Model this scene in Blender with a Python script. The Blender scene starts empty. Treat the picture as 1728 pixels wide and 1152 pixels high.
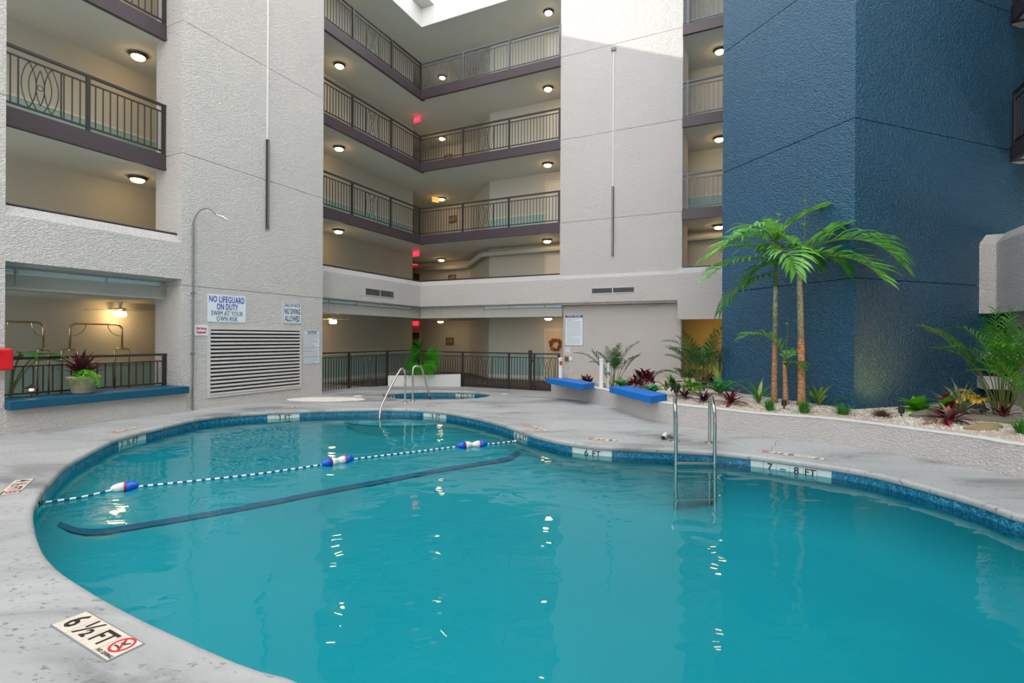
import bpy, math, random
from mathutils import Vector, Matrix
from mathutils.geometry import delaunay_2d_cdt
random.seed(7)
PI = math.pi
S = bpy.context.scene
COL = S.collection

# ------------------------------------------------------------------ camera, world, sun, exposure
EYE = 1.55
F = 852.0
ROLL = 0.0052
cam_data = bpy.data.cameras.new('camera')
cam_data.lens = 36.0 * F / 1728.0
cam_data.sensor_width = 36.0
cam_data.shift_y = -7.0 / 1728.0
cam_data.clip_start = 0.05
cam_data.clip_end = 300
cam = bpy.data.objects.new('camera', cam_data)
COL.objects.link(cam)
cam.matrix_world = Matrix.Translation((0, 0, EYE)) @ Matrix.Rotation(PI / 2, 4, 'X') @ Matrix.Rotation(ROLL, 4, 'Z')
S.camera = cam

world = bpy.data.worlds.new('sky')
S.world = world
world.use_nodes = True
wn, wl = world.node_tree.nodes, world.node_tree.links
bg = wn['Background']
tc = wn.new('ShaderNodeTexCoord')
sp = wn.new('ShaderNodeSeparateXYZ')
cr = wn.new('ShaderNodeValToRGB')
cr.color_ramp.elements[0].position = 0.0
cr.color_ramp.elements[0].color = (1.0, 0.97, 0.93, 1)
cr.color_ramp.elements[1].position = 0.9
cr.color_ramp.elements[1].color = (0.88, 0.93, 1.0, 1)
wl.new(tc.outputs['Generated'], sp.inputs[0])
wl.new(sp.outputs['Z'], cr.inputs['Fac'])
wl.new(cr.outputs['Color'], bg.inputs['Color'])
bg.inputs['Strength'].default_value = 2.6

S.view_settings.view_transform = 'Standard'
S.view_settings.look = 'None'
S.view_settings.exposure = 0.1
S.view_settings.gamma = 1.0
S.view_settings.use_curve_mapping = False
S.cycles.max_bounces = 7
S.cycles.diffuse_bounces = 4
S.cycles.glossy_bounces = 3
S.cycles.transparent_max_bounces = 8
S.cycles.sample_clamp_indirect = 6.0
S.cycles.caustics_reflective = False
S.cycles.caustics_refractive = False

# ------------------------------------------------------------------ frames and small maths
ANG = math.radians(-25.5)
AX = Vector((math.cos(ANG), math.sin(ANG), 0))          # along the back facade, to the right
AY = Vector((-math.sin(ANG), math.cos(ANG), 0))         # along the left facade, away
ORG = Vector((-3.46, 18.9, 0))                          # inner corner of the two facades
def W(s, a, z=0.0):
    return ORG + AX * s + AY * a + Vector((0, 0, z))
def smooth(t):
    t = max(0.0, min(1.0, t)); return t * t * (3 - 2 * t)
def deckz(x, y):
    return -0.05 * smooth((y - 11.6) / 3.0) - 0.045 * min(4.3, max(0.0, (y + 0.5 * (x + 3.5)) - 15.2))
def ray(px, py):
    dx, dy = px - 864.0, py - 569.0
    return (dx + ROLL * dy) / F, (dy - ROLL * dx) / F
def gp(px, py, z=0.0):                                  # survey point: sight line met with a level plane
    u, v = ray(px, py); t = (EYE - z) / v
    return Vector((u * t, t, z))
def gpd(px, py):
    p = gp(px, py)
    for _ in range(6): p = gp(px, py, deckz(p.x, p.y))
    return p
def wp(px, py, s=None, a=None):                         # survey point on a building plane
    u, v = ray(px, py)
    s0 = (Vector((0, 0, 0)) - ORG).dot(AX); a0 = (Vector((0, 0, 0)) - ORG).dot(AY)
    ds = u * AX.x + AX.y; da = u * AY.x + AY.y
    t = (s - s0) / ds if s is not None else (a - a0) / da
    return Vector((u * t, t, EYE - v * t))
def dp(px, py, t):
    u, v = ray(px, py); return Vector((u * t, t, EYE - v * t))
def loc_sa(p):
    q = p - ORG; return q.dot(AX), q.dot(AY)
RZ_BACK = ANG
RZ_LEFT = ANG + PI / 2
RZ_D = math.radians(-70.5)
RZ_E = math.radians(19.5)

# ------------------------------------------------------------------ materials
def nodes(name):
    m = bpy.data.materials.new(name); m.use_nodes = True
    return m, m.node_tree.nodes, m.node_tree.links, m.node_tree.nodes['Principled BSDF']
def plain(name, col, rough=0.5, metal=0.0, spec=0.5, noise=0.0, nscale=8.0, bump=0.0, bscale=60.0):
    m, n, l, b = nodes(name)
    b.inputs['Base Color'].default_value = (*col, 1)
    b.inputs['Roughness'].default_value = rough
    b.inputs['Metallic'].default_value = metal
    b.inputs['Specular IOR Level'].default_value = spec
    t = n.new('ShaderNodeTexCoord')
    if noise > 0:
        x = n.new('ShaderNodeTexNoise'); x.inputs['Scale'].default_value = nscale; x.inputs['Detail'].default_value = 4
        r = n.new('ShaderNodeMix'); r.data_type = 'RGBA'
        r.inputs[6].default_value = (*[c * (1 - noise) for c in col], 1)
        r.inputs[7].default_value = (*[min(1, c * (1 + noise)) for c in col], 1)
        l.new(t.outputs['Object'], x.inputs['Vector']); l.new(x.outputs['Fac'], r.inputs['Factor'])
        l.new(r.outputs[2], b.inputs['Base Color'])
    if bump > 0:
        x = n.new('ShaderNodeTexNoise'); x.inputs['Scale'].default_value = bscale; x.inputs['Detail'].default_value = 3
        q = n.new('ShaderNodeBump'); q.inputs['Strength'].default_value = 1.0; q.inputs['Distance'].default_value = bump
        l.new(t.outputs['Object'], x.inputs['Vector']); l.new(x.outputs['Fac'], q.inputs['Height'])
        l.new(q.outputs['Normal'], b.inputs['Normal'])
    return m
def stucco(name, col, rough, dist, scale, spec=0.4, noise=0.05, stain=None):
    m, n, l, b = nodes(name)
    t = n.new('ShaderNodeTexCoord')
    mp = n.new('ShaderNodeMapping'); mp.inputs['Scale'].default_value = (1, 1, 1.9)
    l.new(t.outputs['Object'], mp.inputs['Vector'])
    x = n.new('ShaderNodeTexNoise'); x.inputs['Scale'].default_value = scale; x.inputs['Detail'].default_value = 2.5
    x.inputs['Roughness'].default_value = 0.6; x.inputs['Distortion'].default_value = 0.15
    l.new(mp.outputs[0], x.inputs['Vector'])
    r = n.new('ShaderNodeValToRGB'); r.color_ramp.elements[0].position = 0.36; r.color_ramp.elements[1].position = 0.62
    l.new(x.outputs['Fac'], r.inputs['Fac'])
    q = n.new('ShaderNodeBump'); q.inputs['Strength'].default_value = 1.0; q.inputs['Distance'].default_value = dist
    l.new(r.outputs['Color'], q.inputs['Height']); l.new(q.outputs['Normal'], b.inputs['Normal'])
    y = n.new('ShaderNodeTexNoise'); y.inputs['Scale'].default_value = 0.8; y.inputs['Detail'].default_value = 5
    l.new(t.outputs['Object'], y.inputs['Vector'])
    c = n.new('ShaderNodeMix'); c.data_type = 'RGBA'
    c.inputs[6].default_value = (*[v * (1 - noise) for v in col], 1); c.inputs[7].default_value = (*[min(1, v * (1 + noise)) for v in col], 1)
    l.new(y.outputs['Fac'], c.inputs['Factor']); l.new(c.outputs[2], b.inputs['Base Color'])
    b.inputs['Roughness'].default_value = rough; b.inputs['Specular IOR Level'].default_value = spec
    return m
def emit(name, col, strength):
    m, n, l, b = nodes(name)
    b.inputs['Base Color'].default_value = (*col, 1)
    b.inputs['Emission Color'].default_value = (*col, 1)
    b.inputs['Emission Strength'].default_value = strength
    return m
def leafmat(name, c1, c2, rough=0.42, trans=0.25, axis='X', edge=None):
    m, n, l, b = nodes(name)
    t = n.new('ShaderNodeTexCoord')
    x = n.new('ShaderNodeTexNoise'); x.inputs['Scale'].default_value = 5.0; x.inputs['Detail'].default_value = 2
    l.new(t.outputs['Object'], x.inputs['Vector'])
    c = n.new('ShaderNodeMix'); c.data_type = 'RGBA'
    c.inputs[6].default_value = (*c1, 1); c.inputs[7].default_value = (*c2, 1)
    r = n.new('ShaderNodeMapRange'); r.inputs[1].default_value = 0.35; r.inputs[2].default_value = 0.65
    l.new(x.outputs['Fac'], r.inputs[0]); l.new(r.outputs[0], c.inputs['Factor'])
    l.new(c.outputs[2], b.inputs['Base Color']); b.inputs['Roughness'].default_value = rough
    tr = n.new('ShaderNodeBsdfTranslucent'); mx = n.new('ShaderNodeMixShader'); mx.inputs[0].default_value = trans
    l.new(c.outputs[2], tr.inputs['Color'])
    l.new(b.outputs[0], mx.inputs[1]); l.new(tr.outputs[0], mx.inputs[2])
    l.new(mx.outputs[0], n['Material Output'].inputs['Surface'])
    return m

M = {}
M['stucco'] = stucco('white_stucco', (0.685, 0.65, 0.625), 0.8, 0.016, 25.0)
M['stucco_low'] = stucco('planter_stucco', (0.665, 0.635, 0.615), 0.8, 0.014, 30.0)
M['blue'] = stucco('blue_stucco', (0.006, 0.118, 0.235), 0.34, 0.034, 21.0, spec=0.75, noise=0.12)
M['smooth_white'] = plain('smooth_white_paint', (0.78, 0.77, 0.75), 0.6, noise=0.04, nscale=2)
M['soffit'] = plain('soffit_paint', (0.60, 0.60, 0.55), 0.8, noise=0.03, nscale=1.5)
M['corridor'] = plain('corridor_paint', (0.56, 0.56, 0.50), 0.75, noise=0.05, nscale=1.0, bump=0.002, bscale=40)
M['mustard'] = plain('mustard_paint', (0.78, 0.54, 0.16), 0.75, noise=0.05, nscale=1.0)
M['wainscot'] = plain('wainscot_teal', (0.33, 0.50, 0.49), 0.7, noise=0.04)
M['cream'] = plain('cream_trim', (0.72, 0.68, 0.58), 0.5)
M['door'] = plain('door_cream', (0.68, 0.60, 0.45), 0.5)
M['door_white'] = plain('door_white', (0.74, 0.73, 0.70), 0.5)
M['fascia'] = plain('fascia_brown', (0.060, 0.042, 0.052), 0.45, noise=0.1, nscale=3)
M['iron'] = plain('dark_iron', (0.030, 0.024, 0.024), 0.4, spec=0.5)
M['silver_iron'] = plain('grey_iron', (0.10, 0.11, 0.13), 0.35)
M['carpet'] = plain('dark_carpet', (0.10, 0.075, 0.065), 0.9, noise=0.2, nscale=20)
M['steel'] = plain('stainless', (0.60, 0.58, 0.54), 0.14, metal=1.0)
M['brass'] = plain('cart_brass', (0.62, 0.50, 0.33), 0.2, metal=1.0)
M['white_plastic'] = plain('white_plastic', (0.78, 0.79, 0.80), 0.4)
M['grey_metal'] = plain('grey_conduit', (0.20, 0.21, 0.22), 0.45, metal=0.3)
M['dark_slot'] = plain('dark_slot', (0.012, 0.012, 0.014), 0.6)
M['louver'] = plain('louver_metal', (0.60, 0.58, 0.56), 0.5, noise=0.05)
M['valance'] = plain('valance_green_grey', (0.44, 0.445, 0.41), 0.6, noise=0.04)
M['gap_light_paint'] = plain('painted_gap_light', (0.62, 0.74, 0.80), 0.15)  # pale blue stands for the sky brightness in gaps above the panels
M['bench_blue'] = plain('bench_blue', (0.002, 0.17, 0.60), 0.45, spec=0.2, noise=0.12, nscale=9)
M['ledge_blue'] = plain('ledge_blue', (0.008, 0.085, 0.155), 0.5, spec=0.25, noise=0.1, nscale=5)
M['red'] = plain('red_paint', (0.72, 0.008, 0.02), 0.3)
M['lampring'] = plain('lamp_bronze', (0.10, 0.07, 0.05), 0.35, metal=0.6)
M['lamp'] = emit('lamp_glass', (1.0, 0.62, 0.26), 30.0)
M['lamp_cool'] = emit('lamp_glass_daylit', (1.0, 0.72, 0.42), 20.0)
M['exit'] = emit('exit_red', (1.0, 0.02, 0.06), 2.2)
M['exit_amber'] = emit('exit_amber', (1.0, 0.42, 0.08), 1.6)
M['sign_white'] = plain('sign_white', (0.74, 0.80, 0.84), 0.35)
M['sign_blue'] = plain('sign_blue_ink', (0.012, 0.04, 0.36), 0.4)
M['sign_navy'] = plain('sign_navy_ink', (0.012, 0.02, 0.09), 0.4)
M['sign_grey'] = plain('sign_grey_ink', (0.12, 0.15, 0.24), 0.5)
M['sign_red'] = plain('sign_red_ink', (0.62, 0.02, 0.04), 0.4)
M['sign_brown'] = plain('sign_brown', (0.19, 0.10, 0.055), 0.5)
M['ink'] = plain('tile_ink', (0.012, 0.012, 0.014), 0.3)
M['tile_white'] = plain('tile_white', (0.72, 0.76, 0.72), 0.15, noise=0.06, nscale=10)
M['tile_cream'] = plain('tile_cream', (0.74, 0.64, 0.53), 0.35, noise=0.16, nscale=12)
M['tile_grout'] = plain('tile_grout', (0.22, 0.24, 0.25), 0.8)
M['pot'] = plain('pot_cement', (0.46, 0.36, 0.28), 0.85, noise=0.25, nscale=14, bump=0.004, bscale=30)
M['soil'] = plain('soil', (0.05, 0.035, 0.025), 0.95)
M['rock'] = plain('tan_rock', (0.34, 0.24, 0.13), 0.85, noise=0.35, nscale=4, bump=0.02, bscale=9)
M['rock_grey'] = plain('grey_rock', (0.20, 0.18, 0.13), 0.85, noise=0.3, nscale=5, bump=0.02, bscale=9)
M['pebble'] = plain('gravel_white', (0.74, 0.67, 0.59), 0.8)
M['gravel_bed'] = plain('gravel_bed', (0.56, 0.46, 0.37), 0.9, noise=0.4, nscale=40, bump=0.02, bscale=50)
M['rope'] = None
M['float_white'] = plain('float_white', (0.82, 0.80, 0.80), 0.25)
M['float_blue'] = plain('float_blue', (0.01, 0.10, 0.62), 0.25)
M['float_red'] = plain('float_red', (0.45, 0.01, 0.03), 0.3)
M['bronze_trunk'] = None
M['dry'] = plain('dry_grass', (0.16, 0.09, 0.06), 0.9)
# greens and reds of the plants
M['palm'] = leafmat('palm_green', (0.09, 0.38, 0.03), (0.28, 0.62, 0.12), 0.33, 0.35)
M['palm_dark'] = leafmat('palm_dark_green', (0.02, 0.15, 0.02), (0.07, 0.30, 0.03), 0.38, 0.25)
M['areca'] = leafmat('areca_green', (0.012, 0.075, 0.012), (0.05, 0.19, 0.03), 0.35, 0.22)
M['areca_bright'] = leafmat('areca_bright', (0.03, 0.20, 0.012), (0.10, 0.36, 0.02), 0.35, 0.3)
M['lime'] = leafmat('lime_leaf', (0.12, 0.45, 0.01), (0.22, 0.62, 0.03), 0.4, 0.3)
M['fern'] = leafmat('fern_green', (0.02, 0.24, 0.05), (0.05, 0.38, 0.10), 0.5, 0.25)
M['grass'] = leafmat('grass_green', (0.03, 0.20, 0.015), (0.09, 0.38, 0.04), 0.5, 0.25)
M['maroon'] = leafmat('maroon_leaf', (0.07, 0.006, 0.012), (0.20, 0.02, 0.03), 0.35, 0.15)
M['plum'] = leafmat('plum_leaf', (0.035, 0.006, 0.014), (0.11, 0.012, 0.03), 0.35, 0.12)
M['crimson'] = leafmat('crimson_leaf', (0.14, 0.01, 0.025), (0.55, 0.025, 0.09), 0.35, 0.2)
M['pinkleaf'] = leafmat('pink_striped_leaf', (0.10, 0.16, 0.05), (0.62, 0.22, 0.22), 0.35, 0.2)
M['pineapple'] = leafmat('grey_green_leaf', (0.16, 0.26, 0.13), (0.36, 0.42, 0.24), 0.45, 0.15)
M['gold'] = leafmat('gold_leaf', (0.75, 0.42, 0.02), (0.95, 0.72, 0.10), 0.4, 0.3)
M['fan'] = leafmat('fan_palm_green', (0.03, 0.30, 0.01), (0.10, 0.55, 0.03), 0.4, 0.3)
M['variegated'] = leafmat('yellow_edged_leaf', (0.10, 0.22, 0.05), (0.50, 0.52, 0.10), 0.4, 0.15)
M['stem'] = plain('stem_olive', (0.14, 0.17, 0.04), 0.6)
M['wreath'] = leafmat('wreath_orange', (0.30, 0.04, 0.01), (0.70, 0.20, 0.03), 0.7, 0.1)

def trunk_mat(name, low, mid, high, zmax):
    m, n, l, b = nodes(name)
    t = n.new('ShaderNodeTexCoord'); s = n.new('ShaderNodeSeparateXYZ'); l.new(t.outputs['Object'], s.inputs[0])
    mr = n.new('ShaderNodeMapRange'); mr.inputs[2].default_value = zmax; l.new(s.outputs['Z'], mr.inputs[0])
    r = n.new('ShaderNodeValToRGB'); e = r.color_ramp.elements
    e[0].position = 0; e[0].color = (*low, 1); e[1].position = 1; e[1].color = (*high, 1)
    x = e.new(0.48); x.color = (*low, 1); x = e.new(0.52); x.color = (*mid, 1)
    l.new(mr.outputs[0], r.inputs['Fac'])
    no = n.new('ShaderNodeTexNoise'); no.inputs['Scale'].default_value = 22; no.inputs['Detail'].default_value = 4
    l.new(t.outputs['Object'], no.inputs['Vector'])
    rr = n.new('ShaderNodeMapRange'); rr.inputs[1].default_value = 0.3; rr.inputs[2].default_value = 0.62; rr.inputs[3].default_value = 0.35; rr.inputs[4].default_value = 1.0
    l.new(no.outputs['Fac'], rr.inputs[0])
    mm = n.new('ShaderNodeMix'); mm.data_type = 'RGBA'; mm.blend_type = 'MULTIPLY'; mm.inputs['Factor'].default_value = 1
    cb = n.new('ShaderNodeCombineColor')
    for i in range(3): l.new(rr.outputs[0], cb.inputs[i])
    l.new(r.outputs['Color'], mm.inputs[6]); l.new(cb.outputs[0], mm.inputs[7]); l.new(mm.outputs[2], b.inputs['Base Color'])
    b.inputs['Roughness'].default_value = 0.7
    return m
M['trunk'] = trunk_mat('palm_trunk', (0.62, 0.30, 0.15), (0.26, 0.27, 0.12), (0.50, 0.50, 0.36), 2.3)

def deck_mat():
    m, n, l, b = nodes('deck_concrete')
    t = n.new('ShaderNodeTexCoord')
    mp = n.new('ShaderNodeMapping'); mp.inputs['Rotation'].default_value = (0, 0, 0.2); mp.inputs['Scale'].default_value = (0.55, 1.2, 1)
    l.new(t.outputs['Object'], mp.inputs['Vector'])
    x = n.new('ShaderNodeTexNoise'); x.inputs['Scale'].default_value = 0.9; x.inputs['Detail'].default_value = 7; x.inputs['Roughness'].default_value = 0.62; x.inputs['Distortion'].default_value = 0.8
    l.new(mp.outputs[0], x.inputs['Vector'])
    r = n.new('ShaderNodeValToRGB'); e = r.color_ramp.elements
    e[0].position = 0.34; e[0].color = (0.20, 0.20, 0.195, 1); e[1].position = 0.60; e[1].color = (0.46, 0.46, 0.452, 1)
    k = e.new(0.45); k.color = (0.38, 0.38, 0.372, 1)
    l.new(x.outputs['Fac'], r.inputs['Fac'])
    # dark pits and chips worn into the paint
    mp2 = n.new('ShaderNodeMapping'); mp2.inputs['Rotation'].default_value = (0, 0, 0.5); mp2.inputs['Scale'].default_value = (1, 2.0, 1)
    l.new(t.outputs['Object'], mp2.inputs['Vector'])
    y = n.new('ShaderNodeTexNoise'); y.inputs['Scale'].default_value = 16; y.inputs['Detail'].default_value = 5; y.inputs['Roughness'].default_value = 0.7
    l.new(mp2.outputs[0], y.inputs['Vector'])
    y2 = n.new('ShaderNodeTexNoise'); y2.inputs['Scale'].default_value = 2.2; y2.inputs['Detail'].default_value = 3
    l.new(t.outputs['Object'], y2.inputs['Vector'])
    a1 = n.new('ShaderNodeMath'); a1.operation = 'MULTIPLY'
    r2 = n.new('ShaderNodeMapRange'); r2.inputs[1].default_value = 0.575; r2.inputs[2].default_value = 0.61
    l.new(y.outputs['Fac'], r2.inputs[0])
    r3 = n.new('ShaderNodeMapRange'); r3.inputs[1].default_value = 0.44; r3.inputs[2].default_value = 0.52
    l.new(y2.outputs['Fac'], r3.inputs[0])
    l.new(r2.outputs[0], a1.inputs[0]); l.new(r3.outputs[0], a1.inputs[1])
    c = n.new('ShaderNodeMix'); c.data_type = 'RGBA'; c.inputs[7].default_value = (0.14, 0.125, 0.12, 1)
    a2 = n.new('ShaderNodeMath'); a2.operation = 'MULTIPLY'; a2.inputs[1].default_value = 0.75
    l.new(a1.outputs[0], a2.inputs[0]); l.new(a2.outputs[0], c.inputs['Factor'])
    l.new(r.outputs['Color'], c.inputs[6]); l.new(c.outputs[2], b.inputs['Base Color'])
    bm = n.new('ShaderNodeBump'); bm.inputs['Distance'].default_value = 0.006; bm.inputs['Strength'].default_value = 0.7
    z = n.new('ShaderNodeTexNoise'); z.inputs['Scale'].default_value = 10; z.inputs['Detail'].default_value = 6
    l.new(t.outputs['Object'], z.inputs['Vector']); l.new(z.outputs['Fac'], bm.inputs['Height'])
    l.new(bm.outputs['Normal'], b.inputs['Normal'])
    b.inputs['Roughness'].default_value = 0.55
    return m
M['deck'] = deck_mat()
M['coping'] = plain('coping_concrete', (0.40, 0.42, 0.43), 0.6, noise=0.22, nscale=6, bump=0.004, bscale=25)
M['plaster'] = plain('pool_plaster', (0.045, 0.41, 0.44), 0.7, noise=0.10, nscale=0.5)
M['step_plaster'] = plain('step_plaster', (0.20, 0.68, 0.68), 0.7)
M['stripe'] = plain('underwater_stripe_tile', (0.008, 0.13, 0.22), 0.5)
def bluetile():
    m, n, l, b = nodes('waterline_tile_blue')
    t = n.new('ShaderNodeTexCoord')
    x = n.new('ShaderNodeTexNoise'); x.inputs['Scale'].default_value = 28; x.inputs['Detail'].default_value = 1.5; x.inputs['Distortion'].default_value = 2.0
    oi = n.new('ShaderNodeObjectInfo'); ad = n.new('ShaderNodeVectorMath'); ad.operation = 'ADD'
    l.new(t.outputs['Object'], ad.inputs[0]); l.new(oi.outputs['Location'], ad.inputs[1]); l.new(ad.outputs[0], x.inputs['Vector'])
    r = n.new('ShaderNodeValToRGB'); e = r.color_ramp.elements
    e[0].position = 0.42; e[0].color = (0.008, 0.13, 0.26, 1); e[1].position = 0.66; e[1].color = (0.11, 0.38, 0.50, 1)
    k = e.new(0.54); k.color = (0.012, 0.20, 0.36, 1)
    l.new(x.outputs['Fac'], r.inputs['Fac']); l.new(r.outputs['Color'], b.inputs['Base Color'])
    b.inputs['Roughness'].default_value = 0.12
    return m
M['tile_blue'] = bluetile()
def rope_mat():
    m, n, l, b = nodes('striped_rope')
    t = n.new('ShaderNodeTexCoord')
    w = n.new('ShaderNodeTexWave'); w.wave_type = 'BANDS'; w.bands_direction = 'X'; w.inputs['Scale'].default_value = 3.4
    l.new(t.outputs['Object'], w.inputs['Vector'])
    r = n.new('ShaderNodeValToRGB'); r.color_ramp.interpolation = 'CONSTANT'
    r.color_ramp.elements[0].color = (0.02, 0.05, 0.16, 1); r.color_ramp.elements[1].position = 0.42; r.color_ramp.elements[1].color = (0.85, 0.87, 0.86, 1)
    l.new(w.outputs['Fac'], r.inputs['Fac']); l.new(r.outputs['Color'], b.inputs['Base Color'])
    b.inputs['Roughness'].default_value = 0.6
    return m
M['rope'] = rope_mat()
def water_mat(name, tint, dist):
    m, n, l, b = nodes(name)
    n.remove(b)
    t = n.new('ShaderNodeTexCoord')
    x = n.new('ShaderNodeTexNoise'); x.inputs['Scale'].default_value = 1.6; x.inputs['Detail'].default_value = 2.0; x.inputs['Distortion'].default_value = 0.4
    mp = n.new('ShaderNodeMapping'); mp.inputs['Scale'].default_value = (1.0, 1.5, 1)
    l.new(t.outputs['Object'], mp.inputs['Vector']); l.new(mp.outputs[0], x.inputs['Vector'])
    bm = n.new('ShaderNodeBump'); bm.inputs['Distance'].default_value = dist; bm.inputs['Strength'].default_value = 1.0
    l.new(x.outputs['Fac'], bm.inputs['Height'])
    fr = n.new('ShaderNodeFresnel'); fr.inputs['IOR'].default_value = 1.33
    l.new(bm.outputs['Normal'], fr.inputs['Normal'])
    g = n.new('ShaderNodeBsdfGlossy'); g.inputs['Roughness'].default_value = 0.0; l.new(bm.outputs['Normal'], g.inputs['Normal'])
    tr = n.new('ShaderNodeBsdfTransparent'); tr.inputs['Color'].default_value = (*tint, 1)
    mx = n.new('ShaderNodeMixShader')
    l.new(fr.outputs[0], mx.inputs[0]); l.new(tr.outputs[0], mx.inputs[1]); l.new(g.outputs[0], mx.inputs[2])
    l.new(mx.outputs[0], n['Material Output'].inputs['Surface'])
    return m
M['water'] = water_mat('pool_water', (0.36, 0.89, 0.94), 0.013)

# ------------------------------------------------------------------ mesh building
class MB:
    def __init__(s): s.v = []; s.f = []
    def add(s, vs, fs):
        o = len(s.v); s.v += [tuple(v) for v in vs]; s.f += [tuple(i + o for i in f) for f in fs]; return s
    def box(s, x0, x1, y0, y1, z0, z1):
        return s.add([(x0,y0,z0),(x1,y0,z0),(x1,y1,z0),(x0,y1,z0),(x0,y0,z1),(x1,y0,z1),(x1,y1,z1),(x0,y1,z1)],
                     [(3,2,1,0),(4,5,6,7),(0,1,5,4),(1,2,6,5),(2,3,7,6),(3,0,4,7)])
    def prism(s, poly, z0, z1):
        n = len(poly)
        ar = sum(poly[i][0]*poly[(i+1)%n][1]-poly[(i+1)%n][0]*poly[i][1] for i in range(n))
        if ar < 0: poly = poly[::-1]
        vs = [(p[0], p[1], z0) for p in poly] + [(p[0], p[1], z1) for p in poly]
        return s.add(vs, [tuple(range(n-1,-1,-1)), tuple(range(n, 2*n))] + [(i,(i+1)%n,n+(i+1)%n,n+i) for i in range(n)])
    def tube(s, pts, r, n=8, closed=False, caps=True):
        pts = [Vector(p) for p in pts]; m = len(pts); rings = []
        rr = r if isinstance(r, (list, tuple)) else [r] * m
        up = Vector((0, 0, 1)); prev = None
        for i, p in enumerate(pts):
            if closed: d = pts[(i+1)%m] - pts[i-1]
            else: d = pts[min(i+1,m-1)] - pts[max(i-1,0)]
            d.normalize()
            if prev is None:
                x = d.cross(up)
                if x.length < 0.05: x = d.cross(Vector((1, 0, 0)))
            else: x = prev - d * prev.dot(d)
            x.normalize(); prev = x.copy(); y = d.cross(x)
            rings.append([p + (x*math.cos(2*PI*k/n) + y*math.sin(2*PI*k/n)) * rr[i] for k in range(n)])
        vs = [v for g in rings for v in g]; fs = []
        for i in range(m if closed else m-1):
            j = (i+1) % m
            for k in range(n): fs.append((i*n+k, i*n+(k+1)%n, j*n+(k+1)%n, j*n+k))
        if not closed and caps: fs += [tuple(range(n-1,-1,-1)), tuple((m-1)*n+k for k in range(n))]
        return s.add(vs, fs)
    def lathe(s, prof, n=20, cx=0, cy=0, capb=True, capt=True):
        vs = [(cx+r*math.cos(2*PI*k/n), cy+r*math.sin(2*PI*k/n), z) for r, z in prof for k in range(n)]; m = len(prof)
        fs = [(i*n+k, i*n+(k+1)%n, (i+1)*n+(k+1)%n, (i+1)*n+k) for i in range(m-1) for k in range(n)]
        if capb: fs.append(tuple(range(n-1,-1,-1)))
        if capt: fs.append(tuple((m-1)*n+k for k in range(n)))
        return s.add(vs, fs)
    def xf(s, mat):
        s.v = [tuple(mat @ Vector(v)) for v in s.v]; return s
    def mesh(s, name, mat, smooth=False):
        me = bpy.data.meshes.new(name); me.from_pydata(s.v, [], s.f)
        if mat: me.materials.append(M[mat] if isinstance(mat, str) else mat)
        if smooth: me.polygons.foreach_set('use_smooth', [True]*len(me.polygons))
        me.update(); return me
    def obj(s, name, mat, parent=None, smooth=False, loc=None, rz=0.0, **k):
        o = bpy.data.objects.new(name, s.mesh(name, mat, smooth)); return place(o, parent, loc, rz, **k)
def place(o, parent=None, loc=None, rz=0.0, label=None, cat=None, group=None, kind=None, rot=None, scale=None):
    COL.objects.link(o)
    if parent: o.parent = parent
    if loc is not None: o.location = loc
    if rot is not None: o.rotation_euler = rot
    elif rz: o.rotation_euler = (0, 0, rz)
    if scale is not None: o.scale = (scale,)*3 if isinstance(scale, (int, float)) else scale
    if label: o['label'] = label
    if cat: o['category'] = cat
    if group: o['group'] = group
    if kind: o['kind'] = kind
    return o
def inst(name, me, parent=None, loc=None, rz=0.0, **k):
    return place(bpy.data.objects.new(name, me), parent, loc, rz, **k)
def thing(name, label, cat, loc=(0,0,0), rz=0.0, group=None):
    return place(bpy.data.objects.new(name, None), None, loc, rz, label=label, cat=cat, group=group)
def struct(name, mb, mat, local=True, smooth=False, label=None, cat=None):
    return mb.obj(name, mat, None, smooth, loc=ORG if local else (0,0,0), rz=ANG if local else 0, kind='structure', label=label, cat=cat)
def copy_tree(o, parent=None):
    c = o.copy(); COL.objects.link(c); c.parent = parent
    for ch in list(o.children): copy_tree(ch, c)
    return c

def text_mesh(txt, size, depth=0.002, bold=0.0, mat='ink', sx=1.0, align='CENTER'):
    cu = bpy.data.curves.new('lettering', 'FONT'); cu.body = txt; cu.size = size; cu.extrude = depth
    cu.offset = bold; cu.align_x = align; cu.align_y = 'CENTER'; cu.resolution_u = 2; cu.space_character = 1.05
    o = bpy.data.objects.new('t', cu); COL.objects.link(o)
    dg = bpy.context.evaluated_depsgraph_get(); me = bpy.data.meshes.new_from_object(o.evaluated_get(dg))
    bpy.data.objects.remove(o); bpy.data.curves.remove(cu)
    for v in me.vertices: v.co.x *= sx
    me.materials.clear(); me.materials.append(M[mat]); me.name = 'lettering'
    return me
UPRIGHT = (PI/2, 0, 0)
# ------------------------------------------------------------------ levels (z = 0 at the pool coping)
FL = {1: 2.58, 2: 5.28, 3: 7.98, 4: 10.68}
NAME = {1: 'first gallery behind the white parapet', 2: 'second gallery', 3: 'third gallery', 4: 'fourth gallery'}
TOPZ = 17.5
S_TOW, A_T0, A_T1 = 0.74, -9.18, -5.44                  # left tower face and its two ends
S_WALL = -1.83                                           # corridor wall of the left wing
A_WALL = 2.15                                            # corridor wall of the back wing
S_M0, S_M1 = 5.57, 9.37                                  # middle tower
BC = Vector((5.76, 8.5, 0)); DV = Vector((-0.3338, 0.9426, 0)); EV = Vector((0.9426, 0.3338, 0))

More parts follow.
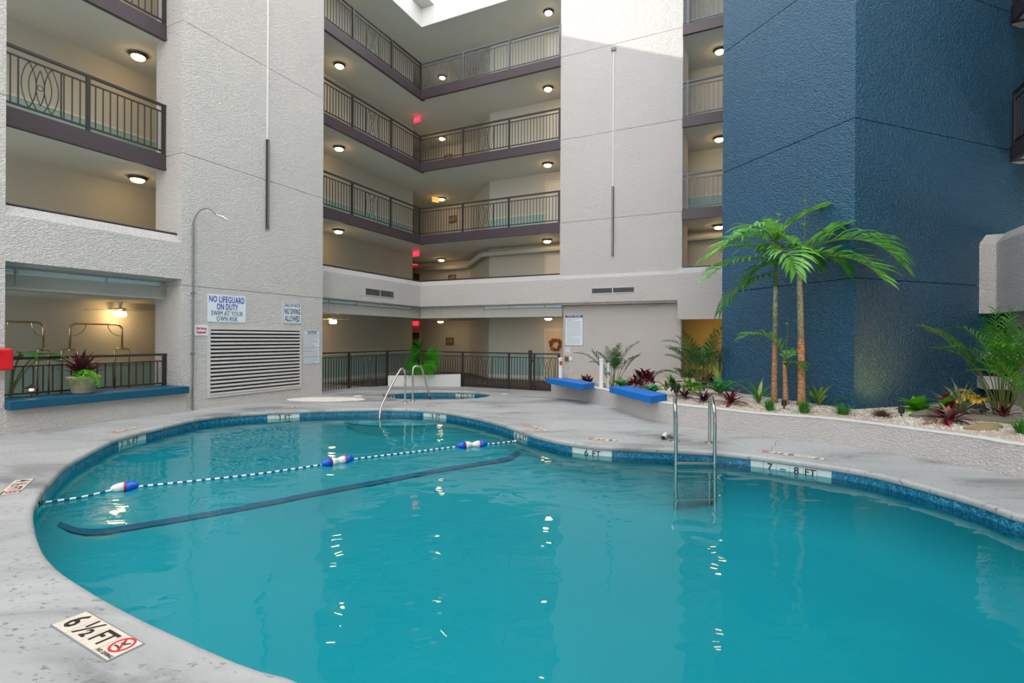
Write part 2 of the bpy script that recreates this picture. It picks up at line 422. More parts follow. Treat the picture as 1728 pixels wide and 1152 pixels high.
# floor: deck with the pool and spa left open
pool_far = [(55.6,864),(59.9,846.7),(69.4,829),(86.8,810),(111,784),(147.6,762.5),(191,740.8),(225.7,730),(260.4,721.7),(323.4,706.9),(366.8,700.8),(418.9,696.3),(471,693.4),(523,691.3),(580,689.6),(646.8,688.4),(716,690.3),(768,696.4),(811.7,705),(845,713.5),(883.4,726.8),(926.8,739),(970,746.8),(1013.6,751.5),(1065.7,754.5),(1135,757),(1186.8,759.8),(1239,764.2),(1291,770.2),(1343,777.2),(1400,785.2),(1470,796.5),(1560.5,819),(1628,838),(1673,852),(1728,870.2)]
pool_near = [(524,1152),(482,1137.5),(449,1128.9),(404,1114),(300,1068.5),(235.6,1038.7),(175.4,1007),(130.3,980),(98.4,958),(73.8,930),(60.4,897)]
ctrl = [gp(*p) for p in pool_far] + [Vector(p + (0,)) for p in [(5.05,4.05),(5.75,3.2),(5.95,2.2),(5.5,1.2),(4.5,0.6),(3.2,0.45),(2.0,0.62),(0.9,1.05),(0.0,1.60)]] + [gp(*p) for p in pool_near]
def resample(c, step):
    n = len(c); pts = []
    for i in range(n):
        p0, p1, p2, p3 = c[i-1], c[i], c[(i+1)%n], c[(i+2)%n]
        for k in range(12):
            t = k/12
            pts.append(0.5*((2*p1)+(p2-p0)*t+(2*p0-5*p1+4*p2-p3)*t*t+(3*p1-p0-3*p2+p3)*t**3))
    # light smoothing of survey jitter
    for _ in range(10):
        m = len(pts); pts = [(pts[i-1]+pts[i]*2+pts[(i+1)%m])/4 for i in range(m)]
    L = [0]; m = len(pts)
    for i in range(m): L.append(L[-1] + (pts[(i+1)%m]-pts[i]).length)
    N = max(3, round(L[-1]/step)); out = []; j = 0
    for k in range(N):
        d = L[-1]*k/N
        while L[j+1] < d: j += 1
        t = (d-L[j])/(L[j+1]-L[j]); out.append(pts[j].lerp(pts[(j+1)%m], t))
    return out
def normals(p):                                          # outward (away from the water)
    n = len(p); ar = sum(p[i].x*p[(i+1)%n].y-p[(i+1)%n].x*p[i].y for i in range(n)); o = []
    for i in range(n):
        d = (p[(i+1)%n]-p[i-1]).normalized(); q = Vector((d.y,-d.x,0)); o.append(q if ar > 0 else -q)
    return o
TW = 0.1524
pool = resample(ctrl, TW); pn = normals(pool); NP = len(pool)
spa_c = gp(737.5, 665.5, -0.03)
spa = [spa_c + Vector((1.45*math.copysign(abs(math.cos(t))**0.9, math.cos(t)), 1.07*math.copysign(abs(math.sin(t))**0.9, math.sin(t)), 0)) for t in [2*PI*k/48 for k in range(48)]]
sn = normals(spa)
def off(p, n, d): return [p[i]+n[i]*d for i in range(len(p))]
ph, sh = off(pool, pn, 0.045), off(spa, sn, 0.04)
def fill(outer, holes, zf, grid=0.9):
    vs = [Vector((p[0], p[1])) for p in outer]; es = [(i, (i+1)%len(outer)) for i in range(len(outer))]
    for h in holes:
        b = len(vs); vs += [Vector((p[0], p[1])) for p in h]; es += [(b+i, b+(i+1)%len(h)) for i in range(len(h))]
    def inside(x, y, poly):
        c = False; n = len(poly); j = n-1
        for i in range(n):
            if (poly[i][1] > y) != (poly[j][1] > y) and x < (poly[j][0]-poly[i][0])*(y-poly[i][1])/(poly[j][1]-poly[i][1])+poly[i][0]: c = not c
            j = i
        return c
    x0, x1 = min(p[0] for p in outer), max(p[0] for p in outer); y0, y1 = min(p[1] for p in outer), max(p[1] for p in outer)
    if grid:
        x = x0+grid/2
        while x < x1:
            y = y0+grid/2
            while y < y1:
                if inside(x, y, outer) and not any(inside(x, y, h) for h in holes) and min((Vector((x,y))-q).length for q in vs) > grid*0.25: vs.append(Vector((x, y)))
                y += grid
            x += grid
    r = delaunay_2d_cdt(vs, es, [], 0, 1e-5)
    V, Fc = r[0], r[2]; mb = MB(); keep = []
    for f in Fc:
        cx = sum(V[i].x for i in f)/len(f); cy = sum(V[i].y for i in f)/len(f)
        if inside(cx, cy, outer) and not any(inside(cx, cy, h) for h in holes): keep.append(tuple(f))
    mb.add([(v.x, v.y, zf(v.x, v.y)) for v in V], keep); return mb, inside
def dz2(x, y):
    d = math.hypot((x-spa_c.x)/1.45, (y-spa_c.y)/1.07)
    t = smooth((d-1.02)/0.45); return deckz(x, y)*t + (-0.03)*(1-t)
outer = [(-15,-5),(13,-5),(13,26),(-15,26)]
deck, inside = fill(outer, [[(p.x,p.y) for p in ph], [(p.x,p.y) for p in sh]], dz2)
struct('floor', deck, 'deck', local=False)

# coping: rounded lip around pool and spa
def lip(p, n, zt, name, prof):
    mb = MB(); N = len(p)
    for o, z in prof: mb.v += [tuple(p[i]+n[i]*o+Vector((0,0,zt(p[i]+n[i]*o)+z))) for i in range(N)]
    for r in range(len(prof)-1):
        for i in range(N): mb.f.append((r*N+i, r*N+(i+1)%N, (r+1)*N+(i+1)%N, (r+1)*N+i))
    return struct(name, mb, 'deck', local=False, smooth=True)
prof = [(0.30,0.012),(0.28,0.018),(0.05,0.018),(0.02,0.012),(0.005,0.0),(0.0,-0.02),(0.0,-0.055),(0.008,-0.068),(0.02,-0.072),(0.06,-0.072)]
lip(pool, pn, lambda q: dz2(q.x,q.y), 'trim_1', [(0.07,-0.002),(0.05,0.001),(0.02,-0.004),(0.006,-0.014),(0.0,-0.03),(0.0,-0.06),(0.008,-0.07),(0.02,-0.074),(0.06,-0.074)])
lip(spa, sn, lambda q: -0.03, 'trim_2', [(0.22,0.004),(0.2,0.022),(0.03,0.03),(0.0,0.015),(0.0,-0.05),(0.015,-0.06),(0.06,-0.06)])

# pool basin
WZ = -0.155
def floorz(x, y):
    d = y - 4.8 - 0.28*x
    return -0.85 + 0.34*smooth(d/4.5)
pw = off(pool, pn, 0.035)
mb = MB(); N = NP
mb.v += [(q.x, q.y, -0.06) for q in pw]
COVE = (0.0, 0.03, 0.10, 0.2, 0.34, 0.5, 0.65)
for d_ in COVE:
    rg = off(pool, pn, 0.035-d_); k_ = d_/COVE[-1]
    mb.v += [(q.x, q.y, -0.22+(floorz(q.x,q.y)+0.22)*math.sqrt(max(0,1-(1-k_)**2))) for q in rg]
for r in range(len(COVE)):
    for i in range(N): mb.f.append((r*N+i, (r+1)*N+i, (r+1)*N+(i+1)%N, r*N+(i+1)%N))
fm, _ = fill([(q.x,q.y) for q in rg], [], floorz, 0.6)
mb.add(fm.v, fm.f)
struct('pool_basin', mb, 'plaster', local=False, smooth=True)
sb = MB(); ss = off(spa, sn, 0.03); Nn = len(ss)
for z in (-0.08, -0.6): sb.v += [(q.x,q.y,z) for q in ss]
for i in range(Nn): sb.f.append((i, Nn+i, Nn+(i+1)%Nn, (i+1)%Nn))
sb.f.append(tuple(Nn+i for i in range(Nn)))
struct('spa_basin', sb, 'plaster', local=False)
# water
wm, _ = fill([(q.x,q.y) for q in off(pool, pn, 0.03)], [], lambda x, y: WZ, 0)
wo = wm.obj('pool_water', 'water', kind='stuff', label='still turquoise water filling the freeform pool', cat='water')
wm, _ = fill([(q.x,q.y) for q in off(spa, sn, 0.025)], [], lambda x, y: -0.19, 0)
wm.obj('spa_water', 'water', kind='stuff', label='still blue-green water in the small round spa behind the pool', cat='water')
# dark stripe on the pool floor, climbing the wall at both ends
def tile_index(px, py):
    q = gp(px, py, -0.07); return min(range(NP), key=lambda k: (pw[k]-Vector((q.x,q.y,0))).length)
def surfz(x, y):
    d = min((Vector((x,y,0))-v).length for v in pw); f = floorz(x, y)
    k = min(1.0, d/COVE[-1]); return -0.22+(f+0.22)*math.sqrt(max(0,1-(1-k)**2))
st = [(205,893),(307,877),(389,862),(475,846),(507,838.6),(570,826.6),(645.5,813),(720.7,798),(781,787.5),(835,778)]
sp3 = []
for p in st:
    q = gp(p[0], p[1], -0.6)
    for _ in range(14): q = gp(p[0], p[1], surfz(q.x, q.y)*0.5+q.z*0.5)
    sp3.append(q + Vector((0,0,0.012)))
def cat(c, k=8):
    o = []
    for i in range(len(c)-1):
        p0, p1, p2, p3 = c[max(0,i-1)], c[i], c[i+1], c[min(len(c)-1,i+2)]
        for j in range(k):
            t = j/k; o.append(0.5*((2*p1)+(p2-p0)*t+(2*p0-5*p1+4*p2-p3)*t*t+(3*p1-p0-3*p2+p3)*t**3))
    return o + [c[-1]]
for e_, px_ in ((0, (86,820)), (-1, (868,733))):
    i_ = tile_index(*px_)
    rise = [Vector((pw[i_].x-pn[i_].x*d_, pw[i_].y-pn[i_].y*d_, 0)) for d_ in (.012,.12,.28)]
    sp3 = rise+sp3 if e_ == 0 else sp3+rise[::-1]
dn = []
for i_ in range(len(sp3)-1):
    k_ = max(1, round((sp3[i_+1]-sp3[i_]).length/0.05)); dn += [sp3[i_].lerp(sp3[i_+1], j_/k_) for j_ in range(k_)]
dn.append(sp3[-1])
for _ in range(25): dn = [dn[0]]+[(dn[j_-1]+dn[j_]*2+dn[j_+1])/4 for j_ in range(1,len(dn)-1)]+[dn[-1]]
sp3 = [Vector((q.x,q.y,surfz(q.x,q.y)+0.014+0.02*max(0,1-min((Vector((q.x,q.y,0))-v).length for v in pw)/.8))) for q in dn]
def ribbon(c, w):
    mb = MB()
    for i, p in enumerate(c):
        d = c[min(i+1,len(c)-1)]-c[max(i-1,0)]; d.z = 0; d.normalize(); q = Vector((-d.y,d.x,0))*w/2
        mb.v += [tuple(p+q+Vector((0,0,surfz((p+q).x,(p+q).y)-surfz(p.x,p.y)))), tuple(p-q+Vector((0,0,surfz((p-q).x,(p-q).y)-surfz(p.x,p.y))))]
    mb.f = [(2*i,2*i+1,2*i+3,2*i+2) for i in range(len(c)-1)]; return mb
for e_ in (0, -1):
    v_ = min(pw, key=lambda v: (v-Vector((sp3[e_].x, sp3[e_].y, 0))).length); q_ = sp3[e_]; b_ = Vector((v_.x, v_.y, 0))-Vector((q_.x, q_.y, 0))
    i_ = 0 if e_ == 0 else len(sp3); sp3.insert(i_, Vector((q_.x, q_.y, 0))+(sp3[e_]-sp3[1 if e_ == 0 else -2]).normalized()*0.004+Vector((0,0,-0.19)))
rb = ribbon(sp3, 0.15)
o = rb.obj('underwater_stripe', 'stripe', label='dark stripe of tile marking the slope on the pool floor', cat='stripe')
# rounded entry steps beside the handrail
sc = gp(690, 695, -0.2)
steps = thing('pool_steps', 'curved underwater entry steps at the foot of the pool handrail', 'steps', (sc.x, sc.y, 0))
for k, (r, z) in enumerate([(0.70,-0.215),(1.05,-0.25),(1.4,-0.30)]):
    m2 = MB(); nseg = 28
    arc = [(r*1.25*math.cos(PI+PI*j/nseg), 0.1+r*math.sin(PI+PI*j/nseg)) for j in range(nseg+1)]
    m2.prism(arc, -0.62, z); m2.obj('step', 'step_plaster', steps)
    e = MB(); e.tube([(x,y,z+0.0) for x,y in arc], 0.009, 5); e.obj('step_edge', 'stripe', steps)

# waterline tiles: each one set on the wall, depth markers among them
marks = {}
for px, py, chars in [(473,700,['','3','FT','']),(736,698,['','3','FT','']),(236,738,['3','½','FT','']),(75,838,['4','½','FT']),(877,730,['4','½','FT']),(1005,757,['','6','FT','']),(1328,783,['','7','–','8','FT',''])]:
    i = tile_index(px, py); a = i - len(chars)//2
    marks[a] = chars
tb = MB().box(-TW/2+0.002, TW/2-0.002, -0.004, 0.004, -0.075, 0.075)
me_b, me_w = tb.mesh('tile', 'tile_blue'), tb.mesh('tile', 'tile_white')
tl = thing('waterline_tiling', 'band of blue glazed tiles with white depth markers around the pool waterline', 'tiles')
tcache = {}
# direction of increasing index: is it left-to-right when looked at from the water?
white = {}
for a, ch in marks.items():
    for k in range(len(ch)): white[(a+k) % NP] = ch
seen_rng = []
for i in range(NP):
    q = pw[i].lerp(pw[(i+1)%NP], 0.5); nn = (pn[i]+pn[(i+1)%NP]).normalized()
    if q.y < 3.0 and q.x > -2.2: continue
    if nn.y < -0.2 and q.x < 0 and q.y < 5: continue      # this stretch of wall turns its back to the camera
    rz = math.atan2(nn.y, nn.x) - PI/2
    t = inst('tile', me_w if i in white else me_b, tl, loc=(q.x-nn.x*0.004, q.y-nn.y*0.004, -0.147), rz=rz)
    if i in white:
        a = [k for k in marks if (i-k) % NP < len(marks[k])][0]; ch = marks[a]
        cw = True
        c = ch[(i-a) % NP]
        if c:
            if c not in tcache: tcache[c] = text_mesh(c, 0.125 if len(c) == 1 else 0.115, 0.001, 0.002, 'ink')
            inst('lettering', tcache[c], t, loc=(0,-0.0055,0.012), rot=UPRIGHT)
# spa tiles
st_th = thing('spa_tiling', 'blue tile band with white depth markers around the spa waterline', 'tiles')
sp_t = resample([Vector(p) for p in ss], TW); spn = normals(sp_t)
spw = {}
for px, chars in [(662,['4','½','FT']),(795,['3','½','FT'])]:
    q = Vector((gp(px, 668, -0.1).x, spa_c.y+0.9, 0))
    i = min(range(len(sp_t)), key=lambda k: abs(ray(px,668)[0]*sp_t[k].y-sp_t[k].x) if sp_t[k].y > spa_c.y+0.1 else 99)
    for k, c in enumerate(chars): spw[(i-1+k) % len(sp_t)] = c
    spw[(i+2) % len(sp_t)] = ''
sord = (sp_t[1]-sp_t[0])
for i in range(len(sp_t)):
    q = sp_t[i].lerp(sp_t[(i+1)%len(sp_t)], .5); nn = spn[i]
    if nn.y < -0.2: continue
    t = inst('tile', me_w if i in spw else me_b, st_th, loc=(q.x-nn.x*.004, q.y-nn.y*.004, -0.165), rz=math.atan2(nn.y,nn.x)-PI/2)
    if spw.get(i):
        c = spw[i]
        if c not in tcache: tcache[c] = text_mesh(c, 0.125 if len(c) == 1 else 0.115, 0.001, 0.002, 'ink')
        inst('lettering', tcache[c], t, loc=(0,-0.0055,0.0), rot=UPRIGHT)

# ------------------------------------------------------------------ building shell
# corridor slabs of the galleries and the roof slab
foot = [(0,-14),(0,0),(14.0,0),(14.0,A_WALL),(1.79,A_WALL),(-0.35,4.35),(-4.6,4.35),(-4.6,2.0),(S_WALL,2.0),(S_WALL,-14)]
for k in (1,2,3,4):
    ft = foot if k > 1 else [(-0.1,-14),(-0.1,0.2),(14.0,0.2)]+foot[3:-2]+[(S_WALL,2.0),(S_WALL,-14)]
    mb = MB().prism(ft, FL[k]-0.24, FL[k])
    struct('ceiling', mb, 'soffit')
mb = MB().prism(foot, 13.15, 13.78); struct('ceiling', mb, 'soffit')
mb = MB().box(0.0,0.05,-5.5,0,13.1,13.78).box(0,6.5,-0.05,0,13.1,13.78)
struct('trim_3', mb, 'smooth_white')
struct('ceiling', MB().box(-0.3,0.6,-0.6,0.3,13.79,14.0), 'soffit')
# slabs poking forward on the left bay
for k in (2,3,4): struct('ceiling', MB().box(0,0.12,-11.86,A_T0,FL[k]-0.24,FL[k]), 'soffit')
# fascia bands: one per wing and gallery
def fascia(mb, lab): mb.obj('fascia_band', 'fascia', loc=ORG, rz=ANG, label=lab, cat='fascia', group='brown balcony edge bands')
for k in (2,3,4):
    nm = {2:'lowest',3:'middle',4:'topmost'}[k]
    fascia(MB().box(0.0,0.07,A_T1,0.07,FL[k]-0.27,FL[k]+0.03).box(0,0.10,A_T1,0.1,FL[k]-0.29,FL[k]-0.25), f'{nm} dark brown band edging the gallery floor right of the sign tower')
    fascia(MB().box(0.07,S_M0,-0.07,0.0,FL[k]-0.27,FL[k]+0.03).box(0.1,S_M0,-0.10,0.0,FL[k]-0.29,FL[k]-0.25), f'{nm} dark brown band edging the gallery floor left of the middle tower')
    fascia(MB().box(S_M1,11.6,-0.12,-0.03,FL[k]-0.27,FL[k]+0.03), f'{nm} dark brown band edging the narrow gallery between middle and blue towers')
    fascia(MB().box(0.12,0.20,-11.86,A_T0+0.0,FL[k]-0.27,FL[k]+0.03).box(0.12,0.22,-11.86,A_T0+0.0,FL[k]-0.29,FL[k]-0.25), f'{nm} dark brown band edging the balcony on the far left')
# corridor walls
mb = MB().box(S_WALL-0.2,S_WALL,-14,2.0,-0.4,13.2); struct('wall_left', mb, 'corridor')
mb = MB().box(S_WALL-2.9,S_WALL-0.2,1.8,2.0,-0.4,13.2).box(-4.8,-4.6,1.8,4.4,-0.4,13.2); struct('wall_left', mb, 'corridor')
mb = MB().box(1.79,9.6,A_WALL,A_WALL+0.2,-0.4,13.2); struct('wall_back', mb, 'corridor')
mb = MB().box(9.6,14,A_WALL,A_WALL+0.2,FL[1],13.2); struct('wall_back', mb, 'corridor')
mb = MB().box(9.2,14,A_WALL-0.02,A_WALL+0.2,-0.4,FL[1]-.2); struct('wall_back', mb, 'mustard')
mb = MB().add([(1.79,2.15,-.4),(-.35,4.35,-.4),(-.35,4.35,13.2),(1.79,2.15,13.2),(1.93,2.29,-.4),(-.21,4.49,-.4),(-.21,4.49,13.2),(1.93,2.29,13.2)],[(0,1,2,3),(7,6,5,4),(3,2,6,7),(0,4,5,1)]); struct('wall_back', mb, 'corridor')
mb = MB().box(-4.8,-0.35,4.35,4.55,-0.4,13.2); struct('wall_back', mb, 'corridor')
# wainscot, chair rail, baseboard
gz = -0.24
for k in (0,1,2,3,4):
    z = gz if k == 0 else FL[k]
    h = z+0.93 if k else 0.90
    mb = MB().box(S_WALL,S_WALL+0.012,-13.9,2.0,z,h).box(1.8,9.9 if k == 0 else 13.9,A_WALL-0.012,A_WALL,z,h)
    mb.obj('wainscot', 'wainscot', loc=ORG, rz=ANG, kind='structure')
    mb = MB().box(S_WALL,S_WALL+0.03,-13.9,2.0,h,h+0.05).box(1.8,9.9 if k == 0 else 13.9,A_WALL-0.03,A_WALL,h,h+0.05)
    if k == 0: mb.box(S_WALL,S_WALL+0.03,-13.9,2.0,0.0,0.12).box(1.8,9.9,A_WALL-0.03,A_WALL,-0.02,0.10)
    struct('baseboard_back', mb, 'cream')
    if k: 
        fl2 = [(0,-14),(0,0),(14.0,0),(14.0,A_WALL),(1.79,A_WALL),(-0.35,4.35),(-4.6,4.35),(-4.6,2.0),(S_WALL,2.0),(S_WALL,-14)]
# ground corridor floor
struct('floor', MB().prism([(-0.05,-14),(-0.05,0.05),(14.0,0.05),(14.0,A_WALL),(1.79,A_WALL),(-0.35,4.35),(-4.6,4.35),(-4.6,2.0),(S_WALL,2.0),(S_WALL,-14)], -0.5, -0.005+0.0) if False else MB().prism([(-0.05,-5.2),(-0.05,0.05),(5.6,0.05),(5.6,A_WALL),(1.79,A_WALL),(-0.35,4.35),(-4.6,4.35),(-4.6,2.0),(S_WALL,2.0),(S_WALL,-5.2)], -0.5, -0.08), 'carpet')
# ground ceiling
struct('ceiling', MB().prism([(-0.12,-14),(-0.12,0.17),(14,0.17),(14,A_WALL),(1.79,A_WALL),(-0.35,4.35),(-4.6,4.35),(-4.6,2.0),(S_WALL,2.0),(S_WALL,-14)], 2.30, 2.34), 'soffit')

# left tower, in storey-high panels with open joints between them
def panels(mb, x0, x1, y0, y1, zs, g=0.012, core=0.03):
    for i in range(len(zs)-1): mb.box(x0,x1,y0,y1,zs[i]+(g/2 if i else 0),zs[i+1]-g/2)
    mb.box(x0+core,x1-core,y0+core,y1-core,zs[0],zs[-1]-0.02)
    return mb
ZS = [-0.4, FL[1], FL[2], FL[3], FL[4], 13.38, TOPZ]
struct('wall_left_tower', panels(MB(), -0.15, S_TOW, A_T0, A_T1, ZS), 'stucco')
struct('wall_left_pillar', panels(MB(), 0.0, S_TOW, -32, -11.87, ZS), 'stucco')  # length out of view added to block the sun from pool and deck
# middle tower (stands on the parapet) and the wall below it
struct('wall_middle_tower', panels(MB(), S_M0, S_M1, -0.05, 1.3, [2.6, FL[2], FL[3], FL[4], 13.38, TOPZ]), 'stucco')
struct('wall_middle_ground', MB().box(S_M0+0.05,S_M1-0.04,0.16,0.45,-0.4,2.66), 'stucco')
# parapets: bevelled top
def parapet(p, z0, zo, zi, t, mat='stucco'):              # p: s/a runs of the outer face; profile swept
    pass
def par_box(x0, x1, y0, y1, side, z0=2.67, zo=3.43, zi=3.60, bev=0.14):
    # side: which face looks at the pool ('s' = +s, 'a' = -a)
    if side == 's': prof = [(x0,z0),(x1,z0),(x1,zo),(x1-bev,zi),(x0,zi)]; vs = [(p[0],y,p[1]) for y in (y0,y1) for p in prof]
    else: prof = [(y1,z0),(y0,z0),(y0,zo),(y0+bev,zi),(y1,zi)]; vs = [(x,p[0],p[1]) for x in (x1,x0) for p in prof]
    n = 5; return MB().add(vs, [tuple(range(n)), tuple(range(2*n-1,n-1,-1))] + [(i+n,(i+1)%n+n,(i+1)%n,i) for i in range(n)])
struct('wall_parapet_left', par_box(-0.02,0.17,A_T1,0.17-0.32,'s').add(*(lambda m:(m.v,m.f))(par_box(-0.02,0.17,-0.15,0.17,'s'))) if False else par_box(-0.02,0.15,A_T1,-0.15,'s'), 'stucco')
# mitred corner piece and the back parapet in one run
mb = par_box(0.15,9.28,-0.15,0.02,'a')
mb.box(-0.02,0.152,-0.152,0.02,2.67,3.43)
mb.add([(0.15,-0.15,3.43),(0.15,-0.01,3.60),(0.01,-0.15,3.60),(0.01,-0.01,3.60)], [(0,1,3,2)])
struct('wall_parapet_back', mb, 'stucco')
struct('wall_parapet_right_bay', par_box(9.28,12.0,-0.27,0.02,'a',z0=2.10), 'stucco')
mb = par_box(0.55,S_TOW,-11.87,A_T0,'s',z0=2.70)
struct('wall_parapet_far_left', mb, 'stucco')
# soffit shelf under the far-left parapet, and the wall behind it
struct('ceiling', MB().box(-0.15,0.56,-11.87,A_T0,2.66,2.74), 'valance')
struct('ceiling', MB().box(-0.12,0.0,-5.5,0.12,2.62,2.7).box(-0.12,9.4,-0.0,0.18,2.62,2.70), 'valance')
struct('ceiling', MB().box(0.1,0.56,-11.87,A_T0,3.3,3.42), 'smooth_white')
# low wall under the far-left ledge
struct('wall_low_left', MB().box(0.05,0.78,-11.87,A_T0+0.08,-0.3,0.38), 'stucco_low')
# blue tower
def obox(o, ex, ey, lx, ly, z0, z1):
    a, b, c, d = o, o+ex*lx, o+ex*lx+ey*ly, o+ey*ly
    return [(a.x,a.y),(b.x,b.y),(c.x,c.y),(d.x,d.y)], z0, z1
mb = MB(); zs = ZS
for i in range(len(zs)-1):
    mb.prism(*obox(BC, EV, DV, 7.0, 3.07, zs[i]+(0.008 if i else 0), zs[i+1]-0.008))
mb.prism(*obox(BC+EV*0.03+DV*0.03, EV, DV, 6.9, 3.0, zs[0], zs[-1]-0.02))
struct('wall_blue_tower', mb, 'blue', local=False)
# right wing; length beyond the view added to cut sky sheen on blue
q = loc_sa(dp(1681, 470, 9.5)); SR = q[0]; AR = q[1]
struct('wall_parapet_return', par_box(SR-0.40,SR+0.3,AR,AR+0.4,'a',z0=2.05,zo=3.37,zi=3.56), 'stucco')
struct('wall_parapet_far_right', MB().add([(SR+.6,AR,2.05),(SR,AR,2.05),(SR,AR,3.37),(SR+.14,AR,3.56),(SR+.6,AR,3.56),(SR+.6,-32,2.05),(SR,-32,2.05),(SR,-32,3.37),(SR+.14,-32,3.56),(SR+.6,-32,3.56)],[(i,(i+1)%5,(i+1)%5+5,i+5) for i in range(5)]), 'stucco')
struct('wall_right', MB().box(SR+0.25,SR+0.45,-32,AR+0.2,0.9,2.06).box(SR+2.3,SR+2.5,-32,0,3.3,TOPZ), 'corridor')
struct('wall_right', MB().box(SR+0.15,SR+0.6,-32,AR-0.3,-0.4,1.0), 'stucco_low')
struct('wall_right', MB().box(SR+1.0,SR+1.2,-32,3.5,-0.4,3.3), 'corridor')  # closing wall added to keep sky reflections off the blue tower
for k in (2,3,4):
    struct('ceiling', MB().box(SR+0.45,SR+2.4,-32,AR+0.9,FL[k]-0.24,FL[k]), 'soffit')
    nm = {2:'lowest',3:'middle',4:'topmost'}[k]
    fascia(MB().box(SR+0.38,SR+0.46,-32,AR+0.55,FL[k]-0.27,FL[k]+0.03).box(SR+.38,SR+1.4,AR+0.5,AR+0.56,FL[k]-.27,FL[k]+.03), f'{nm} dark brown band edging the balcony right of the blue tower')

# ------------------------------------------------------------------ railings
iron_b = {}
def bar_mesh(w, h, mat='iron'):
    key = (w, round(h,3), mat)
    if key not in iron_b: iron_b[key] = MB().box(-w/2,w/2,-w/2,w/2,0,h).mesh('bar', mat)
    return iron_b[key]
def arcpts(cx, cz, hw, hh, side, n=14):
    # a circular arc from top to bottom bulging sideways by hw
    R = (hh*hh+hw*hw)/(2*hw); th = math.asin(hh/R); c = cx - side*(R-hw)
    return [(c+side*R*math.cos(-th+2*th*k/n), 0, cz+R*math.sin(-th+2*th*k/n)) for k in range(n+1)]
med_cache = {}
def medallion(parent, x, z0, z1, mat):
    key = (round(z1-z0,3), mat)
    if key not in med_cache:
        h = z1-z0; cz = h/2; lens = []
        for cx, hw, hh, sides in ((-0.153,0.097,h/2,(1,-1)),(0.153,0.097,h/2,(1,-1)),(-0.047,0.108,h/2,(-1,)),(0.047,0.108,h/2,(1,)),(0,0.056,h*0.385,(1,-1))):
            mb = MB()
            for sd_ in sides: mb.tube(arcpts(cx,cz,hw,hh,sd_),0.0085,5)
            lens.append(mb.mesh('loop', mat))
        mb = MB().tube([(0.045*math.cos(2*PI*k/12),0,cz+0.045*math.sin(2*PI*k/12)) for k in range(12)],0.007,5,closed=True)
        lens.append(mb.mesh('ring', mat)); bm_ = MB().box(-.01,.01,-.01,.01,0,h).mesh('frame_bar', mat)
        med_cache[key] = (lens, bm_)
    lens, fb = med_cache[key]
    m = place(bpy.data.objects.new('medallion', None), parent, (x,0,z0))
    for i, me in enumerate(lens): inst('oval_loop' if i < 5 else 'ring', me, m)
    for sx in (-0.29, 0.29): inst('frame_bar', fb, m, loc=(sx,0,0))
def railing(name, label, cat, p0, p1, zb, h, posts, meds, group=None, mat='iron', post_h=None, low=0.06, topz=None, step=0.115, hw=0.31):
    d = p1-p0; L = math.hypot(d.x, d.y); rz = math.atan2(d.y, d.x)
    t = thing(name, label, cat, (p0.x, p0.y, zb), rz, group)
    MB().box(0,L,-0.03,0.03,h-0.045,h).obj('top_rail', mat, t)
    MB().box(0,L,-0.015,0.015,h-0.17,h-0.145).obj('middle_rail', mat, t)
    MB().box(0,L,-0.018,0.018,low,low+0.03).obj('bottom_rail', mat, t)
    pm = bar_mesh(0.058, (post_h or h)-0.001, mat)
    for x in posts: inst('post', pm, t, loc=(x,0,-0.0))
    bmh = bar_mesh(0.017, h-0.17-low-0.03, mat)
    xs = sorted(set([0.0]+list(posts)+[L])); 
    for i in range(len(xs)-1):
        a, b = xs[i], xs[i+1]
        if b-a < 0.15: continue
        n = max(1, round((b-a)/step))
        for k in range(1, n):
            x = a+(b-a)*k/n
            if any(abs(x-m) < hw for m in meds): continue
            inst('baluster', bmh, t, loc=(x,0,low+0.03))
    for m in meds: medallion(t, m, low+0.03, h-0.17, mat)
    return t
for k in (2,3,4):
    nm = {2:'lowest',3:'middle',4:'topmost'}[k]
    z = FL[k]+0.03
    railing('balcony_railing', f'{nm} dark iron railing with oval ornament, between the sign tower and the corner', 'railing', W(0.03,-5.43,0), W(0.03,-0.03,0), z, 1.04, [1.84,3.69,5.37], [2.74], 'gallery railings', 'iron')
    railing('balcony_railing', f'{nm} iron railing with oval ornament, between the corner and the middle tower', 'railing', W(0.03,-0.03,0), W(S_M0,-0.03,0), z, 1.04, [1.84,3.67,5.5], [2.78], 'gallery railings', 'iron' if k < 4 else 'silver_iron')
    railing('balcony_railing', f'{nm} narrow iron railing between the middle tower and the blue tower', 'railing', W(S_M1+0.02,-0.07,0), W(11.4,-0.07,0), z, 1.04, [0.12], [], 'gallery railings', 'silver_iron')
    railing('balcony_railing', f'{nm} dark iron railing with oval ornament on the balcony at the far left edge', 'railing', W(0.17,-11.86,0), W(0.17,A_T0+0.02,0), z, 1.04, [1.32,2.64], [0.63], 'gallery railings', 'iron')
    railing('balcony_railing', f'{nm} dark iron railing on the balcony right of the blue tower', 'railing', W(SR+0.42,AR+0.5,0), W(SR+0.42,-7,0), z, 1.04, [0.03,1.8], [], 'gallery railings', 'iron')
zf = deckz(-3.5, 18.5)
railing('pool_fence', 'black iron pool fence with oval ornament between sign tower and corner', 'fence', W(0.0,-5.44,0), W(0.0,-0.02,0), -0.16, 1.24, [1.79,3.59,5.40], [2.72], 'pool fences', step=0.105)
railing('pool_fence', 'black iron pool fence with oval ornament from corner planter to gate', 'fence', W(0.02,0.0,0), W(4.46,0.0,0), -0.22, 1.25, [1.86,3.70], [2.75], 'pool fences', step=0.105)
g = railing('pool_gate', 'black iron pool gate with oval ornament left of the blue bench', 'gate', W(4.50,0.0,0), W(5.56,0.0,0), -0.22, 1.25, [0.03,0.16,1.03], [0.62], None, post_h=1.25, step=0.105)
MB().box(-0.035,0.06,-0.04,0.04,0,1.34).obj('gate_post', 'iron', g)
